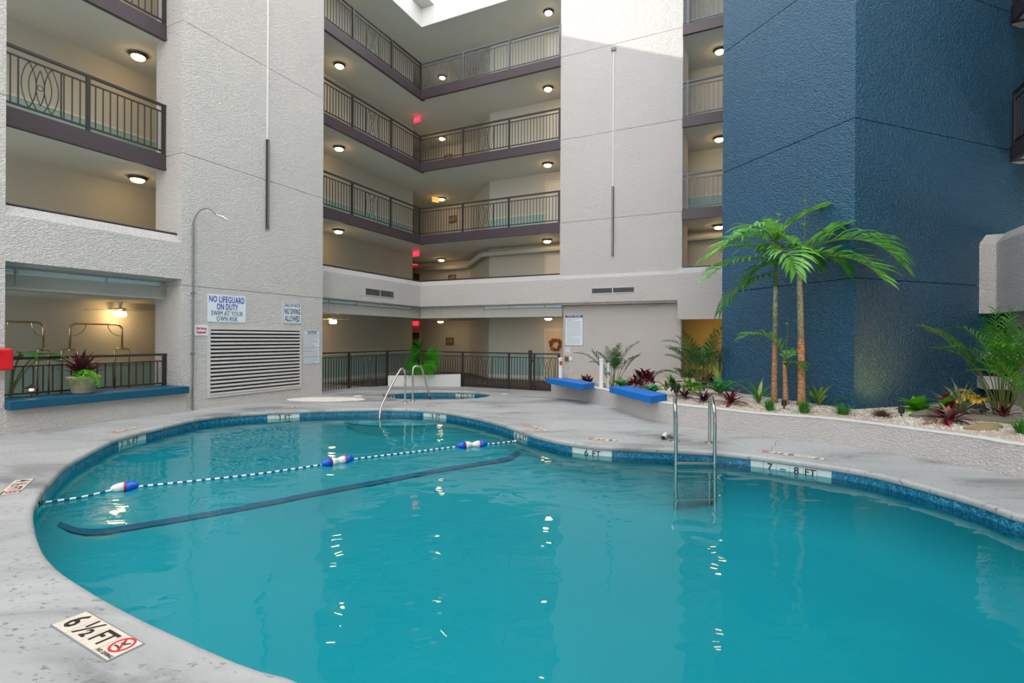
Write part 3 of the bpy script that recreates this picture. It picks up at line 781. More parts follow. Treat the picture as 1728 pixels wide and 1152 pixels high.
MB().box(0.06,0.10,-0.035,0.03,0.95,1.03).box(0.06,0.10,-0.035,0.03,0.18,0.26).obj('hinge', 'iron', g)
railing('ledge_fence', 'black iron fence standing on the blue ledge at the far left', 'fence', W(0.24,-11.86,0), W(0.24,A_T0-0.0,0), 0.52, 0.66, [2.64], [], 'pool fences', low=0.03, step=0.13)
railing('corridor_fence', 'black iron fence behind the potted palms, in the mustard-lit opening', 'fence', W(9.5,0.35,0), W(12,0.35,0), 0.0, 1.05, [0.9], [], 'pool fences')
# thin black rails lying on the parapet tops
for lab, a, b in (('black rail on the parapet top between sign tower and corner', W(-0.0,A_T1,3.63), W(0,-0.02,3.63)), ('black rail on the parapet top between corner and middle tower', W(0,0.0,3.63), W(S_M0,0.0,3.63)), ('black rail on the far-left parapet top', W(0.57,-11.86,3.63), W(0.57,A_T0,3.63)), ('black rail on the parapet top beside the blue tower', W(9.4,0.0,3.63), W(11.5,0.0,3.63))):
    t = thing('parapet_rail', lab, 'rail', a, 0, 'parapet rails'); d = b-a
    MB().tube([(0,0,0), tuple(d)], 0.022, 6).obj('rail', 'iron', t)
    n = int(d.length/1.3)
    for k in range(1, n+1): MB().box(-0.012,0.012,-0.012,0.012,-0.04,0.0).obj('bracket', 'grey_metal', t, loc=tuple(d*(k/(n+0.5))))
# ------------------------------------------------------------------ valances with mullions and strips painted as the bright top gaps
def valance(lab, p0, p1, z0, z1, mull, strips):
    d = p1-p0; L = math.hypot(d.x,d.y); t = thing('hanging_valance', lab, 'valance', (p0.x,p0.y,z0), math.atan2(d.y,d.x), 'hanging valances')
    h = z1-z0; e = [0]+mull+[L]
    for i in range(len(e)-1): MB().box(e[i]+0.012,e[i+1]-0.012,-0.015,0.015,0.04,h-(0.13 if strips[i] else 0.03)).obj('panel', 'valance', t)
    for x in mull: MB().box(x-0.014,x+0.014,-0.03,0.03,0,h).obj('mullion', 'valance', t)
    MB().box(0,L,-0.045,0.02,0,0.045).obj('bottom_channel', 'valance', t)
    for i in range(len(e)-1):
        if strips[i]: MB().box(e[i]+0.02,e[i+1]-0.02,-0.01,0.01,h-0.11,h-0.035).obj('painted_gap_light', 'gap_light_paint', t)
valance('grey-green hanging valance under the white parapet, sign tower to corner', W(-0.05,A_T1,0), W(-0.05,0.05,0), 2.24, 2.66, [1.0,2.15,3.15,4.0,4.9], [1,1,1,1,1,0])
valance('grey-green hanging valance under the white parapet, corner to middle tower', W(-0.05,0.08,0), W(S_M0+0.05,0.08,0), 2.24, 2.66, [0.9,1.8,2.75,3.75,5.05], [0,0,0,1,1,1])
valance('grey-green hanging valance under the far-left parapet above the luggage carts', W(0.20,-11.86,0), W(0.20,A_T0,0), 2.30, 2.68, [0.31,1.61,2.58], [1,1,1,0])

# ------------------------------------------------------------------ lamps
ring = MB().lathe([(0.19,0.0),(0.19,-0.02),(0.15,-0.055),(0.13,-0.06)], 24, capb=False, capt=False).mesh('ring', 'lampring', True)
canopy = MB().lathe([(0.24,0.0),(0.235,-0.008),(0.19,-0.01)], 24).mesh('canopy', 'soffit')
dome = MB().lathe([(0.135,-0.05),(0.13,-0.085),(0.10,-0.115),(0.05,-0.13),(0.001,-0.134)], 16, capb=False, capt=False).mesh('dome', 'lamp', True)
dome2 = dome.copy(); dome2.materials[0] = M['lamp_cool']
def lamp(lab, p, d=dome, sc=1.0):
    t = thing('ceiling_lamp', lab, 'lamp', p, 0, 'flush ceiling lamps')
    if sc != 1.0: t.scale = (sc,)*3
    inst('canopy', canopy, t); inst('ring', ring, t, loc=(0,0,-0.008)); inst('dome', d, t)
LV = {1:'ceiling below the lowest balcony band', 2:'ceiling below the middle balcony band', 3:'ceiling below the topmost balcony band', 4:'uppermost white ceiling'}
for k, z in ((1,FL[2]-0.24),(2,FL[3]-0.24),(3,FL[4]-0.24),(4,13.15)):
    dm = dome if k < 4 else dome2
    lamp(f'lit flush lamp just right of the sign tower, {LV[k]}', W(-0.97,-3.13,z), dm)
    if k < 4: lamp(f'lit flush lamp over the far-left balcony, {LV[k]}', W(-0.97,-9.1,z), dm)
    lamp(f'lit flush lamp deep in the corner lobby, {LV[k]}', W(-1.27,3.35,z), dm)
    lamp(f'lit flush lamp just left of the middle tower, {LV[k]}', W(4.65,1.16,z), dm)
    lamp(f'lit flush lamp between middle tower and blue tower, {LV[k]}', W(10.3,1.2,z), dm)
lamp('lit flush lamp in the poolside corner lobby beside the red exit sign', W(-1.2,3.2,2.30))
lamp('lit flush lamp in the poolside corridor near the wreath door', W(4.65,1.3,2.30))
lamp('lit flush lamp in the mustard opening beside the blue tower', W(10.45,0.95,2.30))
# ceiling fans with a light
def fan(lab, p, rot):
    t = thing('ceiling_fan', lab, 'ceiling fan', p, 0, 'white ceiling fans')
    MB().lathe([(0.05,0),(0.05,-0.05),(0.03,-0.06),(0.03,-0.13),(0.11,-0.14),(0.12,-0.20),(0.09,-0.24)],16).obj('motor', 'white_plastic', t, smooth=True)
    MB().lathe([(0.10,-0.24),(0.115,-0.25),(0.115,-0.31),(0.09,-0.335),(0.01,-0.34)],18).obj('light_drum', 'lamp', t)
    bl = MB().add([(0.12,-0.035,-0.19),(0.62,-0.07,-0.20),(0.65,0,-0.195),(0.62,0.07,-0.18),(0.12,0.035,-0.18)]+[(0.12,-0.035,-0.196),(0.62,-0.07,-0.206),(0.65,0,-0.201),(0.62,0.07,-0.186),(0.12,0.035,-0.186)],
        [(0,1,2,3,4),(9,8,7,6,5)]+[(i,i+5,(i+1)%5+5,(i+1)%5) for i in range(5)]).mesh('blade','white_plastic')
    for i in range(5): inst('blade', bl, t, rz=rot+i*2*PI/5)
p = dp(203, 521, 11.3); fan('white ceiling fan with drum light above the luggage carts', (p.x, p.y, 2.30), 0.3)
p = dp(562, 541, 16.3); fan('white ceiling fan with drum light in the corridor right of the sign tower', (p.x, p.y, 2.30), 0.9)

# ------------------------------------------------------------------ exit signs, plaques, doors
def exit_sign(lab, p, rz, mat='exit', txt=True):
    t = thing('exit_sign', lab, 'exit sign', p, rz, 'exit signs')
    MB().box(-0.15,0.15,-0.025,0.025,-0.10,0.10).obj('housing', mat, t)
    MB().box(-0.02,0.02,-0.01,0.01,0.10,0.16).obj('mount', 'white_plastic', t)
    if txt: inst('lettering', text_mesh('EXIT', 0.15, 0.002, 0.002, 'white_plastic'), t, loc=(0,-0.028,0.0), rot=UPRIGHT)
for px, py, lab, zc in ((704,202,'glowing red exit sign high in the corner, under the topmost balcony band',FL[4]-0.24),(702,428,'glowing red exit sign in the corner above the white parapet, upper of two',FL[2]-0.24)):
    z = zc-0.16; v = ray(px,py)[1]; p = dp(px, py, (EYE-z)/v); exit_sign(lab, p, RZ_BACK-0.1)
for px, py, lab in ((700,443,'small glowing red exit sign in the corner above the white parapet, lower of two'),(701,545,'glowing red exit sign in the corner above the fan palm'),(705,240,'red exit sign glimpsed through the middle corner railing'),(706,138,'red exit sign glimpsed through the topmost corner railing')):
    exit_sign(lab, wp(px,py,a=4.32), RZ_BACK)
exit_sign('amber-lit exit sign edge-on beside the lobby lamp, under the middle band', dp(735,337,(FL[3]-.24-.16-EYE)/-ray(735,337)[1]), RZ_LEFT-0.5, 'exit_amber')
def plaque(lab, p, rz, w, h, lines):
    t = thing('room_plaque', lab, 'sign', p, rz, 'brown lobby plaques')
    MB().box(-w/2,w/2,-0.02,0.0,-h/2,h/2).obj('board', 'sign_brown', t)
    m = MB()
    for (x0,x1,z) in lines: m.box(x0*w,x1*w,-0.024,-0.02,z*h-0.008,z*h+0.008)
    m.obj('text_lines', 'cream', t)
LN = [(-.1,.35,.25),(-.4,.4,.02),(-.4,.3,-.1)]
for px, py, lab in ((759,575.5,'brown room plaque on the lobby wall above the pool fence'),(764,370,'brown room plaque behind the lowest corner railing'),(763,469.5,'brown room plaque just above the white parapet in the corner'),(756,267,'brown room plaque behind the middle corner railing')):
    p = wp(px, py, a=4.33); plaque(lab, p, RZ_BACK, 0.42, 0.34, LN)
def door(name, lab, s, z0, w=0.95, h=2.05, mat='door', cat='door'):
    t = thing(name, lab, cat, W(s, A_WALL-0.01, z0), RZ_BACK, 'corridor doors')
    MB().box(-w/2,w/2,-0.03,0,0,h).obj('leaf', mat, t)
    pn_ = MB()
    for (x0,x1,a,b) in ((-.36,-.06,.15,.75),(.06,.36,.15,.75),(-.36,-.06,.85,1.5),(.06,.36,.85,1.5),(-.36,-.06,1.6,1.92),(.06,.36,1.6,1.92)): pn_.box(x0,x1,-0.042,-0.03,a,b)
    pn_.obj('raised_panels', mat, t)
    MB().box(-w/2-.09,-w/2,-.05,0,0,h+.09).box(w/2,w/2+.09,-.05,0,0,h+.09).box(-w/2,w/2,-.05,0,h,h+.09).obj('door_frame', 'cream', t)
    MB().lathe([(0.03,0),(0.03,0.03),(0.02,0.05)],10).xf(Matrix.Translation((w/2-.09,-.03,1.0))@Matrix.Rotation(PI/2,4,'X')).obj('handle','lampring',t)
    return t
s_d = loc_sa(wp(923, 560, a=A_WALL))[0]+0.48
for k in (0,1,2,3,4):
    z0 = -0.24 if k == 0 else FL[k]
    door('corridor_door', ['cream panelled door carrying an orange wreath in the poolside corridor','pale panelled door just above the white parapet, left of middle tower','pale panelled door behind the lowest railing, left of middle tower','pale panelled door behind the middle railing, left of middle tower','pale panelled door behind the topmost railing, left of middle tower'][k], s_d, z0, mat='door' if k == 0 else 'door_white')
def dark_door(lab, z0):
    q = wp(702.5, 560, a=4.33); s = loc_sa(q)[0]
    t = thing('lobby_doorway', lab, 'doorway', W(s, 4.33, z0), RZ_BACK, 'lobby doorways')
    MB().box(-0.2,0.2,-0.02,0,0,2.0).obj('dark_leaf', 'sign_brown', t)
    MB().box(-0.28,-0.2,-0.04,0,0,2.08).box(0.2,0.28,-0.04,0,0,2.08).box(-.2,.2,-.04,0,2.0,2.08).obj('door_frame', 'cream', t)
dark_door('narrow dark doorway with cream frame behind the fan palm', -0.24)
dark_door('narrow dark doorway with cream frame in the corner above the parapet', FL[1])
# wreath
p = wp(937, 581, a=A_WALL-0.08); t = thing('door_wreath', 'round orange and rust leaf wreath hanging on the poolside door', 'wreath', p, RZ_BACK)
MB().tube([(0.19*math.cos(2*PI*k/20),0,0.19*math.sin(2*PI*k/20)) for k in range(20)],0.04,6,closed=True).obj('ring_base','wreath',t)
lf = MB().add([(0,0,0),(0.035,-0.01,0.03),(0,-0.03,0.08),(-0.035,-0.01,0.03)],[(0,1,2,3)]).mesh('leaf','wreath'); R = random.Random(3)
for k in range(90):
    a = R.uniform(0,2*PI); r = 0.19+R.uniform(-.06,.05)
    inst('leaf', lf, t, loc=(r*math.cos(a),R.uniform(-.05,0),r*math.sin(a)), rot=(R.uniform(-.6,.6),R.uniform(0,6.28),R.uniform(-.6,.6)), scale=R.uniform(.7,1.1))
# pipe under the parapet gallery ceiling
def pl(px, py, s=None, a=None): return wp(px, py, s, a)
pts = [W(-3.9,4.1,4.72), W(-0.55,4.1,4.74), W(-0.3,4.0,4.74), W(1.5,1.95,4.80), W(1.75,1.85,4.81), W(13.2,1.85,4.86)]
t = thing('ceiling_pipe', 'fat painted pipe bending along the ceiling of the first gallery', 'pipe', pts[0])
MB().tube([q-pts[0] for q in pts], 0.10, 14).obj('pipe', 'soffit', t, smooth=True)
for q in (W(-0.45,4.1,4.74), W(2.9,1.85,4.815)): MB().tube([(0.0,0,0),(0,0,0.02)],0.12,14).xf(Matrix.Rotation(PI/2,4,'Y')).obj('collar','soffit',t,loc=q-pts[0],rz=ANG)

# ------------------------------------------------------------------ things on the left tower face
def onleft(px, py): return wp(px, py, s=S_TOW)
def sign_board(name, lab, x0y0, x1y1, plane, rz, cat='sign', border=None, group=None, frame_mat='sign_navy'):
    if plane == 'L': a, b = onleft(*x0y0), onleft(*x1y1)
    else: a, b = wp(*x0y0, a=plane), wp(*x1y1, a=plane)
    w = math.hypot(b.x-a.x, b.y-a.y); h = a.z-b.z; c = (a+b)/2
    t = thing(name, lab, cat, (c.x,c.y,c.z), rz, group)
    MB().box(-w/2,w/2,-0.012,0.0,-h/2,h/2).obj('board', 'sign_white', t)
    if border:
        e = border; g = 0.012
        MB().box(-w/2+g,w/2-g,-.0135,-.012,h/2-g-e,h/2-g).box(-w/2+g,w/2-g,-.0135,-.012,-h/2+g,-h/2+g+e).box(-w/2+g,-w/2+g+e,-.0135,-.012,-h/2+g,h/2-g).box(w/2-g-e,w/2-g,-.0135,-.012,-h/2+g,h/2-g).obj('border', frame_mat, t)
    return t, w, h
def put(t, txt, size, x, z, mat, bold=0.0, sx=1.0, y=-0.014, wmax=None, name='lettering'):
    me = text_mesh(txt, size, 0.0012, bold, mat, sx)
    if wmax:
        xs = [v.co.x for v in me.vertices]; k = wmax/(max(xs)-min(xs))
        for v in me.vertices: v.co.x *= k
    return inst(name, me, t, loc=(x, y, z), rot=UPRIGHT)
def textlines(t, w, z0, z1, n, mat, seed, th=0.004, y=-0.014, left=True, name='small_print'):
    R = random.Random(seed); m = MB()
    for k in range(n):
        z = z0+(z1-z0)*k/max(1,n-1); x = -w/2; end = x+w*R.choice((1,.96,.9,.7,.97,.5))
        while x < end-0.01:
            l = R.uniform(.012,.05); m.box(x,min(x+l,end),y,y+0.001,z-th/2,z+th/2); x += l+0.009
    m.obj(name, mat, t, kind='stuff')
t, w, h = sign_board('lifeguard_sign', 'white sign with blue NO LIFEGUARD ON DUTY lettering above the louvre', (350,495.5), (414,544.5), 'L', RZ_LEFT)
put(t,'NO LIFEGUARD',0.19,0,h*.32,'sign_blue',0.003,wmax=w*.93); put(t,'ON DUTY',0.19,0,h*.05,'sign_blue',0.003,wmax=w*.56)
put(t,'SWIM AT YOUR',0.145,0,-h*.185,'sign_navy',0.0,wmax=w*.83); put(t,'OWN RISK',0.145,0,-h*.385,'sign_navy',0.0,wmax=w*.56)
t, w, h = sign_board('no_diving_sign', 'white SHALLOW WATER NO DIVING ALLOWED sign near the tower\'s right edge', (477,508.5), (508.5,546.5), 'L', RZ_LEFT, border=0.008)
put(t,'SHALLOW WATER',0.13,0,h*.335,'sign_navy',0.0,wmax=w*.84); put(t,'NO DIVING',0.20,0,h*.05,'sign_navy',0.003,wmax=w*.84); put(t,'ALLOWED',0.20,0,-h*.28,'sign_navy',0.003,wmax=w*.8)
t, w, h = sign_board('caution_sign', 'tall white CAUTION notice with small print right of the louvre', (511.5,557), (539.5,613), 'L', RZ_LEFT, border=0.008)
put(t,'CAUTION',0.11,0,h*.43,'sign_navy',0.002,wmax=w*.55); MB().box(-w/2+.015,w/2-.015,-.0135,-.012,h*.37,h*.37+.006).box(-w/2+.015,w/2-.015,-.0135,-.012,-.02*h,-.02*h+.005).box(-w/2+.015,w/2-.015,-.0135,-.012,-.12*h,-.12*h+.005).box(-w/2+.015,w/2-.015,-.0135,-.012,-.29*h,-.29*h+.005).obj('rule','sign_navy',t)
textlines(t, w*.86, h*.34, -h*.45, 24, 'sign_grey', 5, 0.009)
t, w, h = sign_board('equipment_sign', 'small white sign with red Life Saving Equipment lettering beside the conduit', (328,548), (350,566), 'L', RZ_LEFT)
put(t,'Life Saving',0.07,0,h*.18,'sign_red',0.003,wmax=w*.8); put(t,'Equipment',0.07,0,-h*.18,'sign_red',0.003,wmax=w*.72)
# louvre
a, b = onleft(350,551), onleft(507,669); a2 = onleft(350,551)
zt = onleft(352,552).z; zb = onleft(352,671).z
w = math.hypot(b.x-a.x,b.y-a.y); h = zt-zb
t = thing('wall_louver', 'large pale metal louvre vent in the tower below the lifeguard sign', 'vent', (a.x,a.y,zb), RZ_LEFT)
MB().box(0,w,-0.035,0.0,0,0.045).box(0,w,-0.035,0,h-0.045,h).box(0,0.05,-0.035,0,0.045,h-0.045).box(w-.05,w,-0.035,0,0.045,h-0.045).obj('frame','louver',t)
MB().box(0.04,w-.04,-0.004,0,0.04,h-0.04).obj('backing','dark_slot',t)  # dark sheet stands in for the shade between the slats
ns = 17; pitch = (h-0.09)/ns; sl = MB().add([(0.05,-0.045,-0.034),(w-.05,-0.045,-0.034),(w-.05,-0.006,0.004),(0.05,-0.006,0.004),(0.05,-0.045,-0.012),(w-.05,-0.045,-0.012),(w-.05,-0.006,0.012),(0.05,-0.006,0.012)],[(3,2,1,0),(4,5,6,7),(0,1,5,4),(1,2,6,5),(2,3,7,6),(3,0,4,7)]).mesh('slat','louver')
for k in range(ns): inst('slat', sl, t, loc=(0,0,0.045+pitch*(k+.5)))
# conduits and slim bar fixtures
def onface(px, py, f): return onleft(px,py) if f == 'L' else wp(px,py,a=-0.05)
for f, rz, lab, pa, pb, pc in (('L',RZ_LEFT,'slim black bar light on the sign tower, hung below its conduit',(451,0),(451,236),(450,384)),('M',RZ_BACK,'slim black bar light on the middle tower, hung below its conduit',(1036,86),(1035,315),(1034,430))):
    A0, B0, C0 = onface(*pa,f), onface(*pb,f), onface(*pc,f)
    t = thing('bar_light', lab, 'light fixture', C0, rz, 'slim wall bar lights')
    MB().box(-0.032,0.032,-0.05,-0.004,0,B0.z-C0.z).obj('bar', 'iron', t)
    MB().box(-0.02,0.02,-0.06,-0.05,0.02,B0.z-C0.z-.02).obj('lens', 'grey_metal', t)
    MB().box(-0.012,0.012,-0.022,0.0,B0.z-C0.z,A0.z-C0.z+(1.5 if f == 'L' else 0)).obj('conduit', 'smooth_white', t)
    if f == 'M': MB().box(-0.07,0.07,-0.06,0,A0.z-C0.z,A0.z-C0.z+.09).obj('junction_box','grey_metal',t)
    MB().box(-.04,.04,-.055,0,-.03,0).obj('end_cap','grey_metal',t)
P0, P1 = onleft(323.5,691), onleft(327,375)
t = thing('gooseneck_conduit', 'tall grey conduit with a gooseneck top on the sign tower', 'conduit', (P0.x,P0.y,-0.02), RZ_LEFT)
H_ = P1.z+0.02
MB().tube([(0,-0.03,0),(0,-0.03,H_)],0.017,8).obj('pipe','grey_metal',t)
gn = [(0,-0.03,H_)]+[(0.17-0.17*math.cos(x),-0.03-0.34*(x/PI),H_+0.30*math.sin(x)*1.0) for x in [PI*k/14*0.78 for k in range(1,15)]]
MB().tube(gn,0.014,8).obj('gooseneck','grey_metal',t)
e = gn[-1]; MB().tube([e,(e[0]+.08,e[1]-.12,e[2]-.05),(e[0]+.12,e[1]-.2,e[2]-.11)],[0.016,0.035,0.01],8).obj('nozzle','steel',t)
MB().box(-.03,.03,-.045,0,.62*H_,.63*H_).box(-.03,.03,-.045,0,.3*H_,.31*H_).obj('strap','grey_metal',t)
# red box on the near pillar
p = wp(-2, 606, s=0.80)
t = thing('red_wall_box', 'bright red rounded box mounted on the pillar at the left edge', 'box', (p.x,p.y,p.z), RZ_LEFT)
m = MB().box(-0.5,0.12,-0.16,-0.02,-0.17,0.17); o = m.obj('case','red',t); bv = o.modifiers.new('b','BEVEL'); bv.width = 0.035; bv.segments = 3
MB().box(-0.4,-0.02,-0.19,-0.15,0.10,0.14).obj('lid_rim','red',t)
MB().box(-0.3,0.0,-0.03,0.06,-0.1,0.1).obj('bracket','grey_metal',t)

# ------------------------------------------------------------------ vents in the parapet
def grille(lab, px0, px1, py0, py1, plane):
    if plane == 'L': a, b = wp(px0,py0,s=0.15), wp(px1,py0,s=0.15); c = wp(px0,py1,s=0.15); rz = RZ_LEFT
    else: a, b = wp(px0,py0,a=-0.15), wp(px1,py0,a=-0.15); c = wp(px0,py1,a=-0.15); rz = RZ_BACK
    w = math.hypot(b.x-a.x,b.y-a.y); h = a.z-c.z
    t = thing('parapet_vent', lab, 'vent', (a.x,a.y,c.z), rz, 'parapet vents')
    MB().box(0,w,-.015,0,0,.02).box(0,w,-.015,0,h-.02,h).box(0,.02,-.015,0,0,h).box(w-.02,w,-.015,0,0,h).box(w/2-.015,w/2+.015,-.015,0,0,h).obj('frame','louver',t)
    MB().box(.02,w-.02,-.004,0,.02,h-.02).obj('backing','dark_slot',t)
    fin = MB().box(-.004,.004,-.012,-.002,0.02,h-.02).mesh('fin','grey_metal'); n = 36
    for k in range(n): inst('fin', fin, t, loc=(.03+(w-.06)*k/(n-1),0,0))
grille('two-bay grille vent in the white parapet left of the corner', 616, 664.5, 485, 498, 'L')
grille('two-bay grille vent in the white parapet under the middle tower', 998, 1071, 486, 496, 'B')
# notices on the wall below the middle tower
t, w, h = sign_board('pool_rules_sign', 'tall POOL RULES sign with navy heading on the wall behind the planter', (953.5,531.5), (984,583), 0.16, RZ_BACK)
MB().box(-w*.46,w*.46,-.014,-.012,h*.41,h*.49).obj('heading_band','sign_navy',t); put(t,'POOL RULES',0.085,0,h*.452,'sign_white',0.001,y=-.0155,wmax=w*.75)
textlines(t, w*.80, h*.36, -h*.44, 20, 'sign_grey', 9, 0.010)
MB().box(-w*.5,-w*.48,-.014,-.012,-h*.5,h*.5).box(w*.48,w*.5,-.014,-.012,-h*.5,h*.5).box(-w*.48,w*.48,-.014,-.012,-h*.5,-h*.49).obj('border','sign_grey',t)
t, w, h = sign_board('small_red_notice', 'small white notice with faint red print under the pool rules', (953,586), (963,598.5), 0.16, RZ_BACK, border=0.006, frame_mat='sign_grey')
textlines(t, w*.7, h*.3, h*.1, 3, 'sign_red', 3, 0.008); textlines(t, w*.7, -h*.12, -h*.3, 3, 'sign_red', 4, 0.01, name='lower_print')
p = wp(957,605,a=0.16); t = thing('emergency_switch', 'small brown switch box beside a grey box on the wall under the notices', 'switch', p, RZ_BACK)
MB().box(-.07,.05,-.06,0,-.07,.07).obj('box','sign_brown',t); MB().box(.08,.19,-.05,0,-.05,.06).obj('outlet','white_plastic',t); MB().box(.12,.14,-.025,0,-.8,-.05).obj('conduit','smooth_white',t); MB().tube([(-.01,-.06,0),(-.01,-.09,0)],.035,10).obj('button','sign_brown',t)

# ------------------------------------------------------------------ luggage carts in the left lobby
def cart(lab, pl_, pr_, htop, hmid):
    d = pr_-pl_; L = math.hypot(d.x,d.y); t = thing('luggage_cart', lab, 'luggage cart', (pl_.x,pl_.y,0), math.atan2(d.y,d.x), 'brass luggage carts')
    def loop(x):
        y = 0.27; r = 0.07; pts = [(x,-y,0.25),(x,-y,hmid-r)]+[(x,-y+r-r*math.cos(k*PI/12),hmid-r+r*math.sin(k*PI/12)) for k in range(1,7)]+[(x,y-r+r*math.sin(k*PI/12),hmid-r+r*math.cos(k*PI/12)) for k in range(0,7)]+[(x,y,0.25)]
        return pts
    for x in (0.0, L): 
        # end frames seen nearly face-on: hoop standing across
        q = [(p[1]*0.48+x, p[0]*0, p[2]) for p in [(0,*pp[1:]) for pp in loop(0)]]
        MB().tube(q,0.018,8).obj('end_hoop','brass',t,smooth=True)
    r = 0.12; bar = [(0,0,hmid),(0,0,htop-r)]+[(r-r*math.cos(k*PI/12),0,htop-r+r*math.sin(k*PI/12)) for k in range(1,7)]+[(L-r+r*math.sin(k*PI/12),0,htop-r+r*math.cos(k*PI/12)) for k in range(0,7)]+[(L,0,hmid)]
    MB().tube(bar,0.02,8).obj('hanging_bar','brass',t,smooth=True)
    for x0, sg in ((0,1),(L,-1)):
        MB().tube([(x0+sg*0.26*math.sin(k*PI/16),0,htop-0.26+0.26*(1-math.cos(k*PI/16)) ) for k in range(0,9)],0.008,6).obj('corner_brace','brass',t)
        MB().lathe([(0.03,-.03),(0.035,0),(0.02,.03)],10).obj('finial','brass',t,loc=(x0,0,hmid))
    MB().box(-0.25,L+0.25,-0.3,0.3,0.20,0.26).obj('platform','carpet',t)
    MB().box(-0.27,L+0.27,-0.32,0.32,0.17,0.205).obj('bumper','brass',t)
    for x in (-.15,L+.15):
        for y in (-.22,.22): MB().lathe([(0.075,-.02),(0.075,.02)],12).xf(Matrix.Rotation(PI/2,4,'X')).obj('wheel','iron',t,loc=(x,y,0.085))
p, q = dp(118,590,10.6), dp(206,588,11.3); cart('brass luggage cart behind the potted maroon bromeliad', p, q, 1.55-(547-566)*10.7/F, 1.55+(566-590)*10.7/F)
p, q = dp(-10,590,8.5), dp(73,590,9.5); cart('brass luggage cart partly hidden at the left pillar', p, q, 1.55+(565-544)*9.4/F, 1.55+(565-590)*9.4/F)
# ledge
t = thing('blue_ledge', 'long navy-blue bench ledge on the low wall at the far left', 'ledge', W(0.25,-11.87,0.38), RZ_LEFT)
lg = MB().box(0, 11.87+A_T0+0.07, -0.66, 0.10, 0, 0.14); o = lg.obj('slab','ledge_blue',t); bv = o.modifiers.new('b','BEVEL'); bv.width = 0.012; bv.segments = 2
# benches on the planter wall
def bench(lab, fl, fr, br, bl, z):
    c = (fl+fr+br+bl)/4; t = thing('blue_bench', lab, 'bench', (c.x,c.y,z-0.13), 0, 'bright blue benches')
    mb = MB().prism([(v.x-c.x,v.y-c.y) for v in (fl,fr,br,bl)],0,0.13); o = mb.obj('seat_slab','bench_blue',t); bv = o.modifiers.new('b','BEVEL'); bv.width = 0.012; bv.segments = 2
    return t
bz = 0.495
bench('bright blue bench slab on the planter wall, the nearer one beside the ladder', gp(1028,652,bz), gp(1098.7,668.5,bz), gp(1126,664.5,bz), gp(1063,650.6,bz), bz)
bench('bright blue bench slab at the left end of the planter wall, by the gate', gp(921.6,637.5,bz), gp(984.6,648.3,bz), gp(1003,645.3,bz), gp(958,637.2,bz), bz)
# ------------------------------------------------------------------ planter wall and bed
base = [(928.5,665),(959,671),(988.5,677),(1037.7,689),(1071,700.5),(1100,709),(1143.4,717.5),(1211,727),(1273.6,736),(1343,742.5),(1400,748),(1470,758.5),(1560.5,774.3),(1650.8,790),(1728,806)]
bl = [gp(*p) for p in base]
bl = [Vector((1.42,14.3,0)), Vector((1.06,13.6,0))] + bl[1:] + [bl[-1]+Vector((1.0,-1.35,0)), bl[-1]+Vector((1.7,-3.0,0))]
bl = cat(bl, 6)
def offs(c, d):
    o = []
    for i, p in enumerate(c):
        t = (c[min(i+1,len(c)-1)]-c[max(i-1,0)]).normalized(); o.append(p+Vector((-t.y,t.x,0))*d)
    return o
bi = offs(bl, 0.16); PTOP = 0.365
mb = MB(); N = len(bl)
for c, z in ((bl,-0.12),(bl,PTOP-0.01),(offs(bl,0.012),PTOP),(bi,PTOP),(bi,0.0)): mb.v += [(p.x,p.y,z) for p in c]
for r in range(4):
    for i in range(N-1): mb.f.append((r*N+i, r*N+i+1, (r+1)*N+i+1, (r+1)*N+i))
struct('wall_planter', mb, 'stucco_low', local=False)
cap = MB()
for c, z in ((offs(bl,-0.006),PTOP-0.004),(offs(bl,-0.006),PTOP+0.006),(offs(bl,0.166),PTOP+0.006)): cap.v += [(p.x,p.y,z) for p in c]
for r in range(2):
    for i in range(N-1): cap.f.append((r*N+i, r*N+i+1, (r+1)*N+i+1, (r+1)*N+i))
struct('trim_4', cap, 'smooth_white', local=False)
# bed
bedpoly = [(p.x,p.y) for p in bi] + [(11.5,1.5),(11.5,13),(W(12,0.3).x,W(12,0.3).y),(W(5.7,0.3).x,W(5.7,0.3).y)]
def bedz(x, y):
    d = min(math.hypot(x-p.x, y-p.y) for p in bi[::3]); return PTOP-0.055+0.06*smooth(d/1.0)
bm_, _ = fill(bedpoly, [], bedz, 0.5)
bed = bm_.obj('gravel_bed', 'gravel_bed', kind='stuff', label='bed of pinkish white gravel filling the raised planter', cat='gravel')
# loose pebbles on it
R = random.Random(11); pb = MB()
proto = [(1,0,0),(0,1,0),(-1,0,0),(0,-1,0),(0,0,1)]
def pebble(mb, x, y, z, r):
    a = R.uniform(0,PI); k = [R.uniform(.6,1.3) for _ in range(5)]; c, s_ = math.cos(a), math.sin(a)
    vs = [((px*c-py*s_)*r*k[i]+x, (px*s_*0.8+py*c*0.8)*r*k[i]+y, pz*r*0.7*k[i]+z) for i,(px,py,pz) in enumerate(proto)]
    mb.add(vs, [(0,1,4),(1,2,4),(2,3,4),(3,0,4)])
def blue_in(x, y):
    q = Vector((x,y,0))-BC; return q.dot(EV) > -0.02 and q.dot(DV) > -0.02
n = 0
while n < 15000:
    x, y = R.uniform(1.0,9.2), R.uniform(3.5,13.5)
    u = x/y
    if u > 1.12 or not inside(x, y, bedpoly) or blue_in(x, y): continue
    pebble(pb, x, y, bedz(x,y)-0.003, R.uniform(.011,.024)); n += 1
pb.obj('gravel_pebbles', 'pebble', kind='stuff', label='loose pinkish white pebbles scattered over the planter bed', cat='pebbles')
pb = MB(); c0 = gp(548,674)
